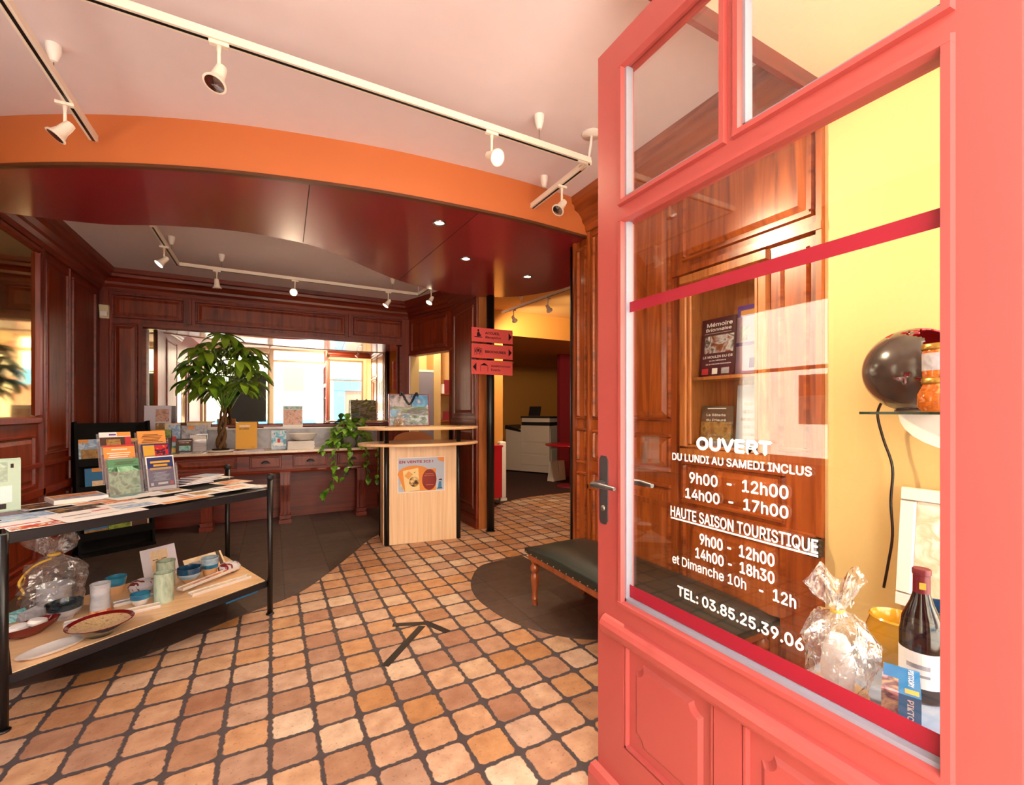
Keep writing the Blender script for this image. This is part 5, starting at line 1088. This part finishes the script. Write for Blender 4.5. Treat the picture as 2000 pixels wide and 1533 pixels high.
for i in range(mm):
    for k in range(nn):
        if not holed(i, k): g.f([rings[i][k], rings[i][(k + 1) % nn], rings[i + 1][(k + 1) % nn], rings[i + 1][k]], True)
ob = g.build('shade', None, t)
so = ob.modifiers.new('wall', 'SOLIDIFY'); so.thickness = .007; so.offset = -1; so.material_offset = 1; so.material_offset_rim = 1
MB().lathe([(.05, 0), (.05, .006), (.03, .012)], n=20).build('base_ring', BM, t)
MB().tube(spline([(.06, .10, .05), (.09, .13, .02), (.10, .14, -.02), (.105, .125, -.10), (.11, .10, -.2), (.11, .105, -.32), (.11, .10, -.44), (.115, .115, -.55), (.12, .13, -.64)], 5), .0045, 8).build('power_cord', M_BLACK, t)
M_AMB = ramp_mat('amber_preserve', ['8a3a10', 'c8702a', 'a85018', 'e0a060'], (1, 1, 1), 40, 3, .15, .5)
for k, (z, lab) in enumerate(((0, 'amber preserve jar with a gold lid standing on the glass shelf'), (.098, 'amber preserve jar with a printed label stacked on another jar'))):
    t = thing('preserve_jar', lab, 'jar', (1.69, .545, 1.2985 + z), 0)
    MB().lathe([(.001, 0), (.038, 0), (.048, .015), (.048, .05), (.037, .075), (.036, .08)] if k == 0 else [(.001, 0), (.036, 0), (.037, .01), (.037, .075), (.035, .08)], n=28).build('glass_body', M_AMB, t, smooth=True)
    MB().lathe([(.038, .08), (.039, .084), (.039, .096), (.036, .0975), (.001, .0975)], n=28).build('lid', mat('gold_lid', 'c8a050', .3, metal=.8), t)
    if k: MB().lathe([(.0374, .02), (.0374, .07)], n=28, cap=False).build('label', P_GREY, t)
t = thing('wine_bottle', 'dark red wine bottle with a maroon capsule and white label in the window', 'bottle', (1.345, .465, ZP))
MB().lathe([(.001, .004), (.03, .0), (.040, .004), (.041, .012), (.041, .15), (.036, .185), (.022, .22), (.0155, .245), (.0150, .25)], n=32).build('glass', mat('wine_dark_glass', '120c0e', .06, coat=.6), t, smooth=True)
MB().lathe([(.0158, .235), (.0158, .285), (.0175, .287), (.0175, .298), (.016, .30), (.001, .30)], n=28).build('capsule', mat('capsule_maroon', '6f1426', .35), t, smooth=True)
g = MB(); pts = [R(a) for a in range(110, 271, 10)]
for z0, z1, rr0, m in ((.035, .115, .0416, C_WHT), (.06, .066, .0419, P_GREY), (.078, .088, .0419, P_GREY)):
    g.use(m); A = pts if rr0 < .0418 else pts[5:12]
    for a, b2 in zip(A, A[1:]): g.f([g.v((rr0 * math.cos(a), rr0 * math.sin(a), z0)), g.v((rr0 * math.cos(b2), rr0 * math.sin(b2), z0)), g.v((rr0 * math.cos(b2), rr0 * math.sin(b2), z1)), g.v((rr0 * math.cos(a), rr0 * math.sin(a), z1))], True)
g.build('label', None, t, keep=True)
g = MB(); g.box(-.017, -.0162, -.006, .006, .255, .27); ob = g.build('capsule_seal', C_GOLD, t); ob.rotation_euler = (0, 0, R(25))
t = thing('game_box', 'blue picture game box lettered piktoory beside the wine bottle', 'box', (1.196, .448, ZP), R(-69.5))
g = MB(); g.use(C_BLUE).box(-.031, .031, -.0635, .0635, 0, .09)
g.use(P('castle', '3a2a3a', 'c8a080', '5a3a50', 'e0a0a0', '4a6a9a', sc=18)).box(-.0312, -.004, -.0638, .0, .004, .0902); g.box(-.0313, -.03, -.063, .063, .004, .0901); g.use(C_OR).box(.006, .028, -.055, -.035, .0898, .0904)
g.build('carton', None, t)
MB(frame((.010, -.0639, .0), (0, 0, -1), (1, 0, 0), (0, -1, 0))).text('PIKTOORY', -.082, -.012, .0, .013, 0, .02).build('lettering', C_WHT, t)
MB(frame((.012, 0, .0906), (0, -1, 0), (1, 0, 0), (0, 0, 1))).text('PIKTOORY', -.055, .025, .0, .012, 0, .02).build('lettering', C_WHT, t)
p = Vector((1.19, .568, ZP))
t = cello('wrapped_gift', 'clear cellophane gift bag knotted at the top in the shop window', p, .068, .30, .62, 11, 'gift bag', 1.15, .85)
t = thing('wooden_board', 'round wooden board under the cellophane gift in the window', 'board', (1.19, .568, ZP + .0005)); MB().lathe([(.001, 0), (.06, 0), (.062, .004), (.06, .008), (.001, .008)], n=30).build('disc', M_BEECHT, t)
t = thing('figurine', 'small pale figurine seen inside the cellophane in the window', 'figurine', (1.19, .568, ZP + .009)); MB().lathe([(.001, 0), (.032, 0), (.034, .05), (.028, .10), (.018, .125), (.001, .13)], n=20).build('body', mat('pale_ceramic', 'ddd2cc', .4), t, smooth=True)
t = thing('ceramic_crock', 'golden glazed crock behind the wine bottle', 'crock', (1.46, .555, ZP))
MB().lathe([(.001, 0), (.055, 0), (.064, .02), (.066, .09), (.058, .115), (.060, .122), (.056, .126), (.050, .118), (.05, .05), (.001, .04)], n=32).build('body', mat('gold_glaze', 'c8901f', .15, coat=.6), t, smooth=True)
t = thing('blue_mug', 'big navy glazed mug behind the wine bottle', 'mug', (1.60, .50, ZP))
MB().lathe([(.001, 0), (.05, 0), (.06, .05), (.066, .14), (.061, .14), (.055, .05), (.001, .02)], n=32, cap=False).build('body', G_NAVY, t, smooth=True)
MB().tube(spline([(.055, -.02, .11), (.085, -.04, .11), (.09, -.045, .07), (.055, -.02, .035)], 4), .007, 8).build('handle', G_NAVY, t)
t = thing('picture_frame', 'white picture frame with a pale terracotta drawing against the yellow wall', 'picture', (1.97, .55, ZP))
FM = frame((0, 0, 0), (0, 1, 0), (math.sin(R(5)), 0, math.cos(R(5))), (-1, 0, 0))
FM = frame((-.06, 0, .002), (0, 1, 0), (math.sin(R(7)), 0, math.cos(R(7))), (-math.cos(R(7)), 0, math.sin(R(7))))
g = MB(FM)
for a in ((-.18, .18, 0, .045), (-.18, .18, .36, .405), (-.18, -.135, .045, .36), (.135, .18, .045, .36)): g.frustum(*a, 0, .018, .004)
g.build('frame', M_WHITE, t); MB(FM).box(-.135, .135, .045, .36, .002, .006).build('drawing', P('drawing', 'f4e8dc', 'f0d8c4', 'e8b898', 'f8f0e8', sc=18), t)
t = thing('pebble_crate', 'small pale wooden crate of rolled papers beyond the bottle', 'crate', (1.45, .36, ZP))
MB().box(-.07, .07, -.05, .05, 0, .008).build('bottom', M_BEECH, t)
for x in (-.07, .062): MB().box(x, x + .008, -.05, .05, .008, .06).build('slat', M_BEECH, t)
for y in (-.05, .042): MB().box(-.062, .062, y, y + .008, .008, .06).build('slat', M_BEECH, t)
for k in range(4): tag(MB(Matrix.Translation((1.45, .36, ZP))).tube([(-.05, -.03 + .02 * k, .025), (.05, -.03 + .02 * k, .05 + .03 * (k % 2))], .0085, 10).build('paper_roll', M_PAPER), 'pale paper roll lying in the wooden crate', 'paper roll', 'paper rolls in the crate')
cello('wrapped_gift', 'little clear cellophane bag of sweets before the picture-printed carrier bag', Vector((1.13, 4.50, 1.1455)), .05, .17, .62, 17)
t = thing('sweets', 'brown sweets heaped inside the little cellophane bag on the counter', 'sweets', (1.13, 4.50, 1.1465)); t['kind'] = 'stuff'
g = MB(); rq = random.Random(4)
for k in range(26): g.ball((rq.uniform(-.025, .025), rq.uniform(-.025, .025), .012 + .06 * rq.random()), .011, 8)
g.build('sweets_heap', P_STONE, t)
